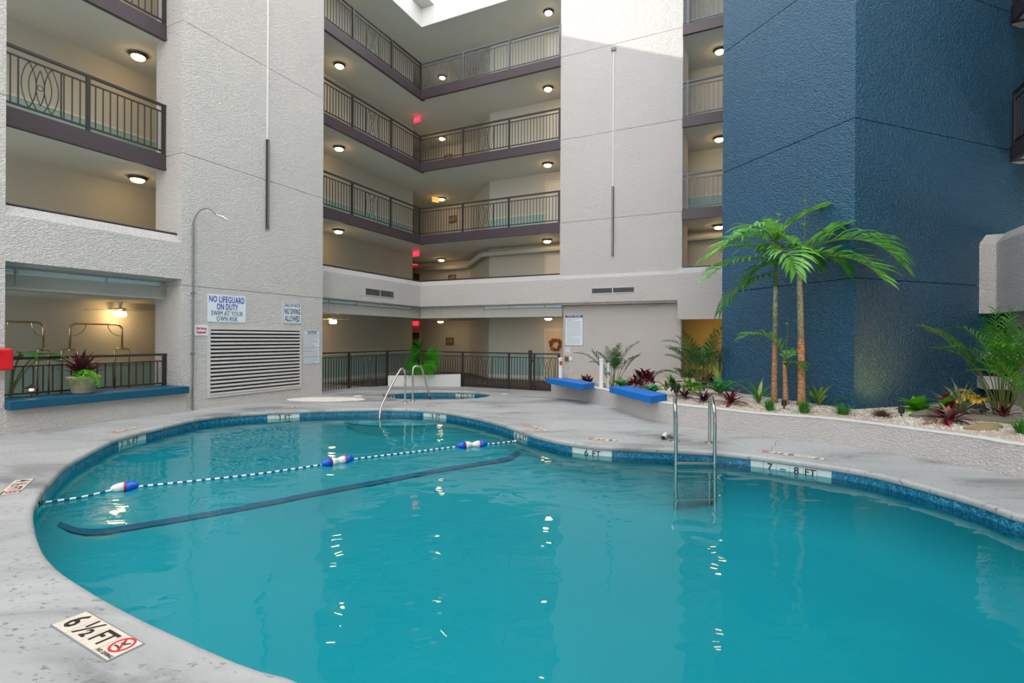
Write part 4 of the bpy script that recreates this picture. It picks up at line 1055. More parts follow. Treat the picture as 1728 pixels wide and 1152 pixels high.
for _ in range(3200):
    a = R.uniform(0,2*PI); r = math.sqrt(R.random()); x = c0.x+r*math.cos(a)*0.95; y = c0.y+0.1+r*math.sin(a)*0.5
    pebble(pb, x, y, dz2(x,y)+0.03*(1-r), R.uniform(.012,.022))
m = MB().lathe([(0.8,0),(0.6,0.008),(0.3,0.015),(0.001,0.02)],24,capb=False,capt=False); m.xf(Matrix.Translation((c0.x,c0.y+.1,dz2(c0.x,c0.y)+0.0))@Matrix.Diagonal((.95,.5,1,1)))
pb.add(m.v, m.f)
pb.obj('gravel_patch', 'pebble', kind='stuff', label='small patch of white gravel on the deck at the sign tower\'s foot', cat='gravel')

# corner planter with fan palm
a, b = W(0.12,-1.95), W(1.86,-0.10)
c = [a.lerp(b,t)+Vector((0,-0.10*math.sin(PI*t),0)) for t in [k/8 for k in range(9)]]
poly = [(p.x,p.y) for p in c]+[(W(0.05,-0.06).x,W(0.05,-0.06).y)]
t = thing('corner_planter', 'low curved white planter box in the fence corner behind the spa', 'planter', (0,0,0))
MB().prism(poly,-0.25,0.235).obj('wall','smooth_white',t); 
cc = sum((Vector((p[0],p[1])) for p in poly), Vector((0,0)))/len(poly)
MB().prism([((x-cc.x)*.93+cc.x,(y-cc.y)*.93+cc.y) for x,y in poly],0.23,0.25).obj('soil','soil',t)

# ------------------------------------------------------------------ steel rails and ladder
def catm(pts, k=6): return cat([Vector(p) for p in pts], k)
def steel_tube(t, pts, r=0.024, k=6, name='rail'):
    o = pts[0]; return MB().tube(catm(pts,k), r, 10).obj(name, 'steel', t, smooth=True)
f = gp(683.5,679,deckz(0,12)); w0 = gp(640.5,705,-0.155)
T = gp(681,622,0).copy()
top = dp(680.5,624,f.y-0.15)
t = thing('pool_handrail', 'bent stainless handrail dropping into the pool over the entry steps', 'handrail', (0,0,0))
mid = w0+Vector((0.0,0.25,0.28))
steel_tube(t, [f+Vector((0,0,-.02)), Vector((f.x,f.y,f.z+.4)), Vector((f.x,f.y,top.z-.12)), Vector((f.x-.02,f.y-.06,top.z-0.01)), Vector((f.x-.09,f.y-.2,top.z-.02)), mid, w0+Vector((0,0.03,0.08)), w0+Vector((0,0,-.35))])
MB().lathe([(0.06,0),(0.055,0.012),(0.03,0.02)],16).obj('floor_flange','steel',t,loc=f)
f = gpd(696.5,675.5); e = gp(727,673,-0.19); e.y += 0.9
t = thing('spa_handrail', 'bent stainless handrail leading into the spa', 'handrail', (0,0,0))
e2 = dp(727,673,f.y+0.55); tz = dp(703,618,f.y).z
steel_tube(t, [f+Vector((0,0,-.02)), Vector((f.x,f.y,f.z+.4)), Vector((f.x,f.y,tz-.14)), Vector((f.x+.02,f.y+.04,tz-.02)), Vector((f.x+.12,f.y+.12,tz-.01)), Vector((f.x+.2,f.y+.22,tz-.12)), Vector((e2.x,e2.y,-0.1)), Vector((e2.x+.03,e2.y+.05,-0.3))])
MB().lathe([(0.06,0),(0.055,0.012),(0.03,0.02)],16).obj('floor_flange','steel',t,loc=f)
# ladder
t = thing('pool_ladder', 'stainless two-rail pool ladder at the deep end in front of the red cordylines', 'ladder', (0,0,0))
for (bx,by,tx,ty,wx,wy) in ((1138.5,744,1142,668,1140.5,786),(1197.5,747,1202,670,1206,786)):
    B_ = gp(bx,by); Wt = gp(wx,wy,-0.155); tp = dp(tx,ty,(B_.y*0.75+Wt.y*0.25))
    z = tp.z
    steel_tube(t, [B_+Vector((0,0,-.02)), Vector((B_.x,B_.y,.3)), Vector((B_.x,B_.y,z-.16)), Vector((B_.x,B_.y-.04,z-.03)), Vector((B_.x*.6+Wt.x*.4,B_.y*.6+Wt.y*.4,z+0.005)), Vector((Wt.x,Wt.y+.05,z-.05)), Vector((Wt.x,Wt.y,z-.22)), Vector((Wt.x,Wt.y,.2)), Vector((Wt.x,Wt.y,-.15)), Vector((Wt.x,Wt.y,-.8))], 0.025)
    MB().lathe([(0.075,0),(0.07,0.012),(0.035,0.02)],16).obj('floor_flange','steel',t,loc=B_)
L_, R_ = gp(1140.5,786,-.155), gp(1206,786,-.155)
for k, z in enumerate((-0.13,-0.36,-0.6)):
    d = R_-L_; n_ = Vector((-d.y,d.x,0)).normalized(); mb = MB()
    q = [L_-n_*.04, R_-n_*.04, R_+n_*.04, L_+n_*.04]; mb.prism([(v.x,v.y) for v in q], z, z+0.02); mb.obj('tread','steel',t)
# pvc stub
p = gp(1119,742); t = thing('pvc_stub', 'short white plastic pipe standing out of the deck left of the ladder', 'pipe', p)
MB().tube([(0,0,0.03),(0.08,0.13,0.06)],0.035,12,caps=False).obj('pipe','white_plastic',t); MB().tube([(0,0,0.03),(0.08,0.13,0.06)],0.028,12).obj('bore','dark_slot',t); MB().tube([(0.07,.12,.05),(0.25,.13,0.0)],0.02,8).obj('side_arm','grey_metal',t)
# spa surroundings: two small white drain caps
for lab,px,py in (('small white skimmer lid on the deck right of the spa',851,664.5),('small white lid on the deck left of the spa',604,668.5)):
    t = thing('drain_cover', lab, 'lid', gpd(px,py)+Vector((0,0,0.0))); MB().lathe([(0.12,0),(0.12,.012),(.1,.018)],18).obj('cap','white_plastic',t)

# ------------------------------------------------------------------ deck depth markers
tm = {}
def sym_mesh():
    ringm = MB().lathe([(0.058,0),(0.058,.0015),(0.047,.0015),(0.047,0)],28,capb=False,capt=False); c = math.cos(PI/4)
    ringm.add([(-.04-.006,.04-.002,.001),(-.04+.004,.04+.006,.001),(.04+.006,-.04+.002,.001),(.04-.004,-.04-.006,.001)],[(0,1,2,3)][:1])
    return ringm.mesh('no_diving_symbol','sign_red')
SYM = None
def diver_mesh():
    m = MB().lathe([(0.010,0),(0.010,.001)],10); m.xf(Matrix.Translation((-.012,.012,0)))
    m.add([(-.02,0.0,.001),(.012,0.004,.001),(.03,0.026,.001),(.02,.028,.001),(.004,.012,.001),(-.02,.007,.001)],[(0,1,2,3,4,5)])
    m.add([(-.034,-.018,.001),(-.028,-.024,.001),(-.006,-.02,.001),(.01,-.026,.001),(.03,-.018,.001),(.01,-.018,.001),(-.006,-.013,.001),(-.026,-.014,.001)],[(0,1,2,3,4,5,6,7)])
    return m.mesh('diver','ink')
def deck_marker(lab, c, rz, chars, size=0.152):
    global SYM
    if SYM is None: SYM = (sym_mesh(), diver_mesh())
    t = thing('depth_marker', lab, 'depth marker', c, rz, 'deck depth markers')
    n = len(chars); tile = MB().box(-size/2+.0015,size/2-.0015,-size/2+.0015,size/2-.0015,0.0,0.0265).mesh('tile','tile_cream')
    MB().box(-n*size/2-.006,n*size/2+.006,-size/2-.006,size/2+.006,0,0.0245).obj('grout_bed','tile_grout',t)
    for k, ch in enumerate(chars):
        q = inst('tile', tile, t, loc=((k-(n-1)/2)*size,0,0))
        if ch == 'X':
            inst('prohibition_ring', SYM[0], q, loc=(0,.018,.027)); inst('diver', SYM[1], q, loc=(0,.018,.027))
            if 'nd' not in tm: tm['nd'] = text_mesh('NO DIVING', 0.026, .0006, .0006, 'ink')
            inst('lettering', tm['nd'], q, loc=(0,-.058,.0272))
        elif ch:
            if ch not in tm: tm[ch] = text_mesh(ch, 0.16 if len(ch)==1 else 0.135, .0006, .003, 'ink', 0.85 if ch == 'FT' else 1.0)
            inst('lettering', tm[ch], q, loc=(0,0,.0272))
    return t
a1, a2, a3, a4 = gp(90,1050), gp(143.4,1033.3), gp(241,1089), gp(180.3,1116.5)
a1 = gp(92,1052)
c0 = (a1+a2+a3+a4)/4; d = (a3-a2).normalized()
deck_marker('large cream 6½ FT deck marker with no-diving symbol in the lower-left foreground', (c0.x,c0.y,-0.021), math.atan2(d.y,d.x), ['6','½','FT','X'])
for px, py, rp, chars, lab in ((28,821,None,['4','½','FT','X'],'cream 4½ FT deck marker at the left edge of the picture'),(215,725,None,['3','½','FT','X'],'faint cream depth marker on the deck below the blue ledge'),(485,687.5,None,['3','FT','X'],'faint cream depth marker on the deck below the louvre'),(735,685,None,['3','FT','X'],'faint red and cream depth marker between spa and pool'),(902,722,None,['4','½','FT','X'],'faint cream depth marker on the deck above the 4½ FT waterline tiles'),(1014,741.5,None,['6','FT','X'],'cream 6 FT deck marker left of the white pipe stub'),(1335,767.5,None,['7','–','8','FT','X'],'cream 7 – 8 FT deck marker right of the ladder')):
    c = gp(px,py); i = min(range(NP), key=lambda k: (pool[k]-c).length); nn = pn[i]      # letters read from the dry side
    deck_marker(lab, (c.x,c.y,-0.021), math.atan2(-nn.y,-nn.x)-PI/2, chars)

# ------------------------------------------------------------------ float line
RZt = WZ+0.015
rp = [gp(x,y,RZt) for x,y in ((72,848),(140,838),(205,824),(300,814),(430,800),(535,785),(600,774),(700,762),(775,753),(825,749),(870,744))]
c = catm(rp, 6); A0 = c[0]; dd = (c[-1]-c[0]); rz = math.atan2(dd.y, dd.x)
mi = Matrix.Rotation(-rz,4,'Z')
t = thing('float_line', 'navy and white striped safety rope floating across the pool', 'rope', A0, rz)
MB().tube([mi@(q-A0) for q in c], 0.0115, 8).obj('rope','rope',t,smooth=True)
for q, nm in ((c[0],'wall_anchor'),(c[-1],'wall_anchor')):
    MB().lathe([(0.02,-.02),(0.03,0),(0.02,.02)],10).obj(nm,'steel',t,loc=mi@(q-A0))
prof = [(0.018,-0.145),(0.04,-0.12),(0.062,-0.06),(0.070,0.0)]
hw = MB().lathe([(0.018,-0.145),(0.022,-0.142),(0.042,-0.118),(0.06,-0.065),(0.068,-0.008)],20).mesh('half','float_white',True)
hb = MB().lathe([(0.068,0.008),(0.06,0.065),(0.042,0.118),(0.022,0.142),(0.018,0.145)],20).mesh('half','float_blue',True)
hr = MB().lathe([(0.0685,-0.009),(0.070,0),(0.0685,0.009)],20,capb=False,capt=False).mesh('ring','float_red',True)
for px, py, blue_right, lab in ((211,823,True,'blue and white pool float near the left wall, alone on its rope'),(551,779.5,False,'left float of the middle pair on the pool rope'),(579,775.5,True,'right float of the middle pair on the pool rope'),(784,753.3,False,'left float of the far pair on the pool rope'),(807,750,True,'right float of the far pair on the pool rope')):
    p = gp(px,py,RZt); i = min(range(len(c)-1), key=lambda k: (c[k]-p).length); d = (c[i+1]-c[i])
    if not blue_right: d = -d
    p = c[i].lerp(c[i+1], max(0,min(1,(p-c[i]).dot(c[i+1]-c[i])/(c[i+1]-c[i]).length_squared)))
    t = thing('rope_float', lab, 'float', p+Vector((0,0,.012)), 0, 'floats on the pool rope'); t.rotation_euler = (0, PI/2, math.atan2(d.y,d.x)); t.scale = (.85,.85,.88)
    inst('white_half', hw, t); inst('blue_half', hb, t); inst('red_ring', hr, t)

# ------------------------------------------------------------------ plants
def leafm(name, L, w, arch, fold=0.25, n=7, mat='maroon', taper=1.6, base=0.35):
    mb = MB()
    z = x = 0.0; ang = 0.0; pts = []
    for i in range(n+1):
        t = i/n; pts.append((x, z, t)); a = -arch*t; x += L/n*math.cos(a); z += L/n*math.sin(a)
    for x, z, t in pts:
        ww = w/2*(base+(1-base)*math.sin(PI*min(1,t*1.15))**0.8)*(1-t**4) if t < 1 else 0.001
        ww = max(ww, 0.0012)
        mb.v += [(x, -ww, z+ww*fold), (x, 0, z), (x, ww, z+ww*fold)]
    for i in range(n):
        b = 3*i; mb.f += [(b,b+1,b+4,b+3),(b+1,b+2,b+5,b+4)]
    return mb.mesh(name, mat, True)
SCR = 1.5
def rosette(name, lab, cat_, p, n, meshes, tilt=(20,75), sc=(0.8,1.1), seed=1, group=None, ztop=0.0, part='leaf', rad=0.0):
    R = random.Random(seed); t = thing(name, lab, cat_, p, R.uniform(0,6), group)
    for k in range(n):
        u = k/max(1,n-1); tl = math.radians(tilt[1]+(tilt[0]-tilt[1])*u+R.uniform(-8,8))  # elevation rises inward
        az = k*2.39996+R.uniform(-.25,.25)
        rr_ = rad*math.sqrt(R.random()); aa_ = az*1.7; o = inst(part, meshes[k % len(meshes)], t, loc=(rr_*math.cos(aa_),rr_*math.sin(aa_),0.01+ztop*(u if not rad else (1-(rr_/rad)**2*.7)*R.uniform(.5,1))), scale=SCR*R.uniform(*sc)*(1-.25*u))
        o.rotation_euler = (Matrix.Rotation(az,4,'Z')@Matrix.Rotation(-tl,4,'Y')).to_euler()
    return t
def blades(mb, n, h, spread, seed, w=0.006, cx=0, cy=0):
    R = random.Random(seed)
    for _ in range(n):
        a = R.uniform(0,2*PI); r = R.random()*spread*.25; out = R.uniform(.05,1)*spread; l = h*R.uniform(.55,1.15)*(1-.35*out/spread)
        x, y = cx+r*math.cos(a), cy+r*math.sin(a); q = a+PI/2; c, s_ = math.cos(q)*w, math.sin(q)*w
        m = [(x,y,0),(x+out*.4*math.cos(a),y+out*.4*math.sin(a),l*.6),(x+out*math.cos(a),y+out*math.sin(a),l*R.uniform(.75,1))]
        mb.add([(m[0][0]-c,m[0][1]-s_,0),(m[0][0]+c,m[0][1]+s_,0),(m[1][0]+c*.8,m[1][1]+s_*.8,m[1][2]),(m[1][0]-c*.8,m[1][1]-s_*.8,m[1][2]),m[2]],[(0,1,2,3),(3,2,4)])
def tuft(lab, p, h, spread, mat, n=140, seed=1, name='grass_tuft'):
    t = thing(name, lab, 'grass', p, 0, 'grass tufts in the planter'); mb = MB(); blades(mb, n, h, spread, seed, 0.004); mb.obj('blades', mat, t, kind='stuff'); return t
def frond(parent, p0, az, e0, e1, L, nl=22, ll=0.35, lw=0.028, mat='areca', stem=0.25, droop=0.5, seed=0, lang=55, vee=0.35, rr=0.009, name='frond', pwr=1.3):
    R = random.Random(seed*131+7); f = place(bpy.data.objects.new(name, None), parent, p0)
    e0, e1 = math.radians(e0), math.radians(e1); ca, sa = math.cos(az), math.sin(az)
    n = 14; pts = []; x = z = 0.0
    for i in range(n+1):
        pts.append(Vector((x*ca, x*sa, z))); e = e0+(e1-e0)*((i/n)**pwr); x += L/n*math.cos(e); z += L/n*math.sin(e)
    MB().tube(pts, [rr*(1-.8*i/n)+.0015 for i in range(n+1)], 5).obj('midrib', 'stem', f)
    mb = MB(); side0 = Vector((-sa, ca, 0))
    for k in range(nl):
        t = stem+(1-stem)*(k+.5)/nl
        for sd in (-1, 1):
            u = min(.999, t+R.uniform(-.008,.008))*n; i = int(u); p = pts[i].lerp(pts[i+1], u-i); tg = (pts[i+1]-pts[i]).normalized(); up = side0.cross(tg)
            if up.z < 0: up = -up
            la = math.radians(lang*(1-.45*t)+R.uniform(-6,6)); l = ll*(0.45+0.55*math.sin(PI*min(1,.12+.95*(t-stem)/(1-stem)+.05)))*R.uniform(.88,1.08)
            d = (tg*math.cos(la)+side0*sd*math.sin(la)+up*vee*R.uniform(.5,1.2)).normalized(); q1 = p+d*l*.4; d2 = (d+Vector((0,0,-droop*R.uniform(.7,1.2)))).normalized(); q2 = q1+d2*l*.35; d3 = (d2+Vector((0,0,-droop))).normalized(); q3 = q2+d3*l*.3
            wv = tg.cross(d).cross(d); wv = (tg - d*tg.dot(d)).normalized()*lw/2
            mb.add([p-wv*.4,p+wv*.4,q1+wv,q1-wv,q2+wv*.8,q2-wv*.8,q3],[(0,1,2,3),(3,2,4,5),(5,4,6)])
    mb.obj('leaflets', mat, f, kind='stuff', smooth=False); return f

def bedp(px, py):
    p = gp(px, py, 0.36)
    for _ in range(6): p = gp(px, py, bedz(p.x, p.y))
    return p
LEFTA, RIGHTA, FRONTA, BACKA = PI, 0.0, -PI/2, PI/2
def royal(lab, base_px, top_px, Yd, hub_px, fronds, seed, r0=0.055, r1=0.033, mat='trunk'):
    b = bedp(*base_px); b = Vector((ray(*base_px)[0]*Yd, Yd, bedz(ray(*base_px)[0]*Yd, Yd)))
    tp = dp(*hub_px, Yd); t = thing('royal_palm', lab, 'palm tree', b)
    H = tp.z-b.z; dx = tp.x-b.x; cz = dp(*top_px, Yd).z-b.z
    n = 16; pts = [(dx*(i/n)**1.2, 0, cz*i/n) for i in range(n+1)]
    rad = [r0*(1.25 if i == 0 else 1)*(1-(i/n))+r1*(i/n) for i in range(n+1)]
    MB().tube(pts, rad, 12).obj('trunk', mat, t, smooth=True)
    for i in range(1, 9): MB().tube([(pts[i][0],0,pts[i][2]-.004),(pts[i][0],0,pts[i][2]+.004)], rad[i]+.003, 12).obj('trunk_ring','stem',t)
    MB().tube([pts[-1],(dx*1.0,0,(cz+H)/2),(dx,0,H)],[r1*1.1,r1*.85,r1*.4],10).obj('crownshaft','palm_dark',t,smooth=True)
    for k, fr in enumerate(fronds):
        az, e0, e1, L, m = fr[:5]; kw = fr[5] if len(fr) > 5 else {}
        hz = kw.pop('hz', 0.0)
        kk = dict(nl=16, ll=0.66, lw=0.050, stem=0.10, droop=0.42, lang=56, vee=0.3, rr=0.013); kk.update(kw)
        frond(t, (dx, 0, H-0.12*(k%3)+hz), az, e0, e1, L, mat=m, seed=seed*50+k, **kk)
    return t
PM, PD = 'palm', 'palm_dark'
t = royal('left royal palm of the pair, ringed orange trunk, in front of the blue tower', (1306.7,679), (1299.7,483), 9.35, (1309,402),
 [(math.radians(-28),48,3,1.05,PM,dict(ll=.42,lang=30,nl=11)), (math.radians(100),80,50,.55,PM,dict(ll=.3)), (math.radians(182),16,-36,1.35,PM,dict(ll=.85,droop=.5,lang=42,nl=14,vee=.1)), (math.radians(192),5,-45,1.5,PM,dict(hz=-.4,ll=.6,nl=14)),
  (math.radians(186),-10,-72,1.4,PD,dict(hz=-.5,ll=.5,nl=15,lang=66,vee=.05)), (math.radians(-100),12,-75,1.2,PM,dict(hz=-.1)), (math.radians(-60),5,-80,.95,PD,dict(hz=-.2,ll=.5)), (math.radians(212),40,-50,1.15,PM,dict(ll=.6)), (math.radians(82),40,-30,.7,PD,dict(ll=.35))], 1)
frond(t, (0.06,0,dp(1309,402,9.35).z-t.location.z-0.02), math.radians(70), 88, 84, 0.55, nl=2, ll=0.1, mat='palm', name='spear_leaf', seed=5)
t = royal('right royal palm of the pair with fronds arching right over the blue tower', (1353,677), (1348,448), 8.95, (1349,428),
 [(math.radians(-42),26,-70,1.62,PM,dict(nl=19,ll=.92,droop=.4)), (math.radians(-56),8,-60,1.4,PM,dict(nl=17,ll=.8,droop=.25)), (math.radians(184),50,-52,1.75,PM,dict(nl=13,ll=.65,stem=.4)), (math.radians(-32),50,5,.85,PM,dict(ll=.4)), (math.radians(-60),15,-75,.9,PD,dict(ll=.5)), (math.radians(172),22,-75,1.0,PD), (math.radians(110),60,0,.8,PM,dict(ll=.35))], 2, 0.066, 0.042)
frond(t, (0.02,0,dp(1349,428,8.95).z-t.location.z), math.radians(0), 88, 89, 1.15, nl=2, ll=0.1, mat='palm', name='spear_leaf', seed=6, rr=.007)
t = royal('small young palm between the two royal palms', (1326,682), (1324,609), 9.1, (1324,600),
 [(math.radians(178),62,-38,0.95,PM,dict(ll=.42,nl=12,lw=.04)), (math.radians(15),60,-20,0.45,PM,dict(ll=.28,nl=8)), (math.radians(-70),50,-60,0.45,PD,dict(ll=.25,nl=8))], 3, 0.05, 0.03)
frond(t, (0,0,0.75), 0.0, 88, 86, 0.85, nl=2, ll=0.1, mat='palm', name='spear_leaf', seed=7, rr=.008)

def areca(lab, p, H, n, seed, mat='areca', spread=1.0, azs=None, L=None, ll=0.2, up=0):
    R = random.Random(seed); t = thing('areca_palm', lab, 'palm', p, 0)
    for k in range(n):
        az = azs[k] if azs else k*2.4+R.uniform(-.3,.3); r = R.uniform(.02,.09)
        e0 = up+(R.uniform(66,82) if k % 3 else R.uniform(55,70)); e1 = R.uniform(-35,25) if k % 2 else R.uniform(10,55)
        l = (L or H)*R.uniform(.75,1.12)
        frond(t, (r*math.cos(az), r*math.sin(az), 0), az, e0, e1*spread, l, nl=16, ll=ll*R.uniform(.85,1.1), lw=0.02, mat=mat, stem=.42, droop=.45, seed=seed*40+k, lang=52, vee=.3, rr=0.008, pwr=2.0)
    return t
areca('slender areca palm behind the white posts between the two blue benches', bedp(1035,652), 1.2, 13, 21, ll=.24)
areca('bushy areca palm in front of the mustard opening', bedp(1184,654), 1.45, 26, 22, ll=.32)
frond(areca('low areca shoots at the right foot of the middle wall', bedp(1162,652), 0.55, 5, 24, ll=.2), (0,0,0), math.radians(185), 60, -60, 1.1, nl=14, ll=.28, lw=.028, mat='areca', stem=.4, seed=99)
p = bedp(1690,700); areca('tall bright areca palm at the right edge under the white parapet', p, 1.75, 24, 23, mat='areca_bright', ll=.30, up=7)
areca('feathery areca clump cut off by the right edge', bedp(1745,716), 1.0, 8, 27, mat='areca_bright', ll=.24)

cor = [leafm('cordyline_leaf',0.24,0.068,0.9,mat='maroon',base=.2), leafm('cordyline_leaf',0.23,0.066,0.6,mat='plum',base=.2), leafm('cordyline_leaf',0.25,0.068,1.1,mat='maroon',base=.2)]
plm = [leafm('bromeliad_leaf',0.28,0.032,1.2,mat='plum'), leafm('bromeliad_leaf',0.28,0.045,0.7,mat='plum')]
crm = [leafm('bromeliad_leaf',0.33,0.042,1.0,mat='crimson',base=.3), leafm('bromeliad_leaf',0.34,0.042,1.2,mat='pinkleaf',base=.3), leafm('bromeliad_leaf',0.32,0.042,0.8,mat='plum',base=.3)]
rosette('cordyline','maroon cordyline behind the left blue bench','plant',bedp(990,650),34,cor,(85,20),(0.8,1.1),31,ztop=.12,rad=.10)
rosette('cordyline','large dark red cordyline behind the right blue bench, taller of its clump','plant',bedp(1093,655)+Vector((0,.25,0)),80,cor,(88,10),(0.75,1.0),32,ztop=.36,rad=.24)
rosette('cordyline','reddish cordyline low and left in the clump behind the right bench','plant',bedp(1075,659),50,cor+[crm[0]],(85,10),(0.65,.9),33,ztop=.22,rad=.22)
rosette('cordyline','dark cordyline in the shade below the bushy areca','plant',bedp(1204,656)+Vector((0,.2,0)),40,cor,(85,20),(0.7,1.0),34,ztop=.2,rad=.15)
rosette('bromeliad','flat plum bromeliad left of the ladder tops','plant',bedp(1156,672),22,plm,(70,12),(0.8,1.1),35)
rosette('bromeliad','plum and white bromeliad between the ladder tops','plant',bedp(1188,678),24,plm,(75,15),(0.8,1.1),36)
rosette('bromeliad','bright crimson and pink bromeliad just right of the ladder','plant',bedp(1233,681),30,crm,(75,15),(0.8,1.15),37)
rosette('bromeliad','crimson bromeliad with green leaves in front of the tan rocks','plant',bedp(1600,712),34,crm+[plm[0]],(70,8),(0.85,1.25),38)
rosette('copperleaf','rounded orange-red copperleaf shrub at the tan rocks','plant',bedp(1606,706)+Vector((0,.08,0)),26,[leafm('copper_leaf',0.17,0.10,0.6,mat='maroon'),leafm('copper_leaf',0.15,0.10,0.6,mat='crimson'),leafm('copper_leaf',0.15,0.09,0.6,mat='lime')],(85,20),(0.8,1.1),39,ztop=.26)
rosette('bromeliad','crimson bromeliad cut off by the right edge behind the grass','plant',bedp(1722,709)+Vector((0,.25,0)),16,crm,(75,15),(0.7,1.0),40)
pin = [leafm('pineapple_leaf',0.46,0.038,0.9,mat='pineapple'), leafm('pineapple_leaf',0.48,0.036,0.6,mat='pineapple')]
rosette('spiky_bromeliad','spiky grey-green bromeliad left of the gold palm frond','plant',bedp(1632,699)+Vector((0,.1,0)),34,pin,(86,15),(0.8,1.15),41)
t = thing('gold_palm','young palm whose drooping fronds glow gold beside the spiky bromeliad','plant',bedp(1664,698))
for k,(az,e0,e1,L) in enumerate(((185,75,-60,.62),(165,60,-60,.55),(210,70,-40,.5),(150,80,-20,.55))): frond(t,(0,0,.02),math.radians(az),e0,e1,L,nl=13,ll=.2,lw=.026,mat='gold',stem=.4,droop=.5,seed=80+k)
big = [leafm('broad_leaf',0.34,0.17,0.8,mat='lime',base=.3), leafm('broad_leaf',0.32,0.15,0.6,mat='areca_bright',base=.3)]
rosette('broadleaf_plant','low plant with broad bright green leaves behind the left rock','plant',bedp(1547,694),13,big,(70,12),(0.75,1.1),42)
rosette('broadleaf_plant','lime green broadleaf plant at the foot of the bushy areca','plant',bedp(1169,664),46,[leafm('broad_leaf',.17,.08,1.0,mat='lime'),leafm('broad_leaf',.16,.075,.8,mat='variegated'),leafm('broad_leaf',.16,.075,.8,mat='areca_bright')],(80,5),(0.7,1.0),43,ztop=.22,rad=.24)
rosette('croton','upright olive-leaved croton at the right end of the near blue bench','plant',bedp(1134,668),44,[leafm('croton_leaf',.20,.07,.8,mat='areca_bright'),leafm('croton_leaf',.20,.06,.6,mat='areca'),leafm('croton_leaf',.18,.06,.6,mat='variegated')],(88,15),(0.7,1.0),44,ztop=.36,rad=.15)
strap = [leafm('strap_leaf',.50,.055,1.0,mat='areca_bright'),leafm('strap_leaf',.46,.055,.7,mat='variegated')]
rosette('strap_leaf_plant','strap-leaved plant at the foot of the left royal palm','plant',bedp(1280,681),9,strap,(80,35),(0.7,1.05),45)
rosette('strap_leaf_plant','strap-leaved plant just right of the right royal palm','plant',bedp(1381,684),8,strap,(82,35),(0.8,1.1),46)
rosette('snake_plant','upright yellow-edged snake plant against the blue tower edge','plant',bedp(1216,660)+Vector((0,.15,0)),8,[leafm('sword_leaf',.62,.055,.12,mat='variegated')],(89,78),(0.8,1.1),47)
def fern(lab, p, n, L, seed, mat='fern'):
    t = thing('fern', lab, 'fern', p); R = random.Random(seed)
    for k in range(n): frond(t,(0,0,.02),k*2.4,R.uniform(35,75),R.uniform(-40,0),L*R.uniform(.7,1.1),nl=16,ll=.07,lw=.022,mat=mat,stem=.1,droop=.2,seed=seed*30+k,lang=75,vee=.1,rr=.003)
fern('feathery bright fern behind the crimson bromeliad', bedp(1220,668)+Vector((0,.15,0)), 26, .55, 51)
fern('low green fern at the foot of the slender areca', bedp(1050,657), 22, .42, 52)
fern('small green fern behind the near blue bench', bedp(1101,665), 18, .36, 53, 'fern')
tuft('green grass tuft at the base of the left royal palm', bedp(1299,692), .26, .22, 'grass', 190, 61)
tuft('green grass tuft at the base of the right royal palm', bedp(1357,696), .26, .24, 'grass', 190, 62)
tuft('green grass tuft alone before the blue tower corner', bedp(1423,699), .22, .28, 'grass', 190, 63)
tuft('dry brown grass tuft right of the blue tower corner', bedp(1487,702), .14, .3, 'dry', 220, 64)
tuft('coarse green-brown grass tuft cut off by the right edge', bedp(1727,731), .26, .3, 'grass', 200, 65)
# rocks
def rock(lab, p, rx, ry, rz_, mat, seed):
    import bmesh
    R = random.Random(seed); bm = bmesh.new(); bmesh.ops.create_icosphere(bm, subdivisions=3, radius=1.0)
    ph_ = [R.uniform(0,6) for _ in range(6)]
    for v in bm.verts:
        c = v.co; k = 1+.12*math.sin(3*c.x+ph_[0])*math.cos(2.5*c.y+ph_[1])+.08*math.sin(5*c.y+ph_[2]+c.z*3)+.04*math.sin(9*c.x+ph_[3])
        v.co = Vector((c.x*rx*k, c.y*ry*k, c.z*rz_*k))
    me = bpy.data.meshes.new('rock'); bm.to_mesh(me); bm.free(); me.materials.append(M[mat]); me.polygons.foreach_set('use_smooth',[True]*len(me.polygons))
    inst('rock', me, None, loc=p, rz=R.uniform(-.3,.3), label=lab, cat='rock', group='planter rocks')
rock('flat olive rock half buried behind the crimson bromeliad', bedp(1560,703), .24,.14,.09,'rock_grey',1)
rock('tan smooth rock in the gravel, right of the crimson bromeliad', bedp(1660,722)+Vector((0,0,-.01)), .26,.14,.085,'rock',2)
rock('grey-green rock behind the tan one at the right', bedp(1672,711)+Vector((0.05,.1,0)), .36,.16,.08,'rock_grey',3)
rock('small grey rock at the foot of the right-edge grass', bedp(1705,714)+Vector((.05,.05,0)), .2,.12,.07,'rock_grey',4)
# garden lights
def path_light(lab, p, h=.13, warm=None):
    t = thing('path_light', lab, 'garden light', p, 0, 'black garden lights')
    MB().lathe([(.012,0),(.012,h)],8).obj('stake','iron',t); MB().lathe([(.10,h-.015),(.09,h),(.02,h+.04),(.008,h+.055)],16).obj('hat','iron',t)
    MB().lathe([(.025,h-.05),(.025,h-.012)],10).obj('bulb','lamp' if warm else 'dark_slot',t)
path_light('black mushroom garden light beside the gold palm', bedp(1656,703))
q = wp(53, 668, s=0.62); path_light('black mushroom light on the blue ledge at the far left', Vector((q.x,q.y,.52)), .17, True)
def spot_can(lab, p, rz):
    t = thing('spot_light', lab, 'garden light', p, rz, 'black garden spot lights')
    MB().lathe([(.012,0),(.012,.06)],8).obj('stake','iron',t); MB().lathe([(.035,0),(.04,.02),(.04,.1),(.034,.1),(.034,.05)],14,capt=False).obj('can','iron',t,loc=(0,0,.055)); return t
spot_can('black spot light can at the foot of the small young palm', bedp(1323,690), 0)
spot_can('black spot light can behind the left ladder top', bedp(1141,670), 0).scale = (1.3,1.3,1.6)
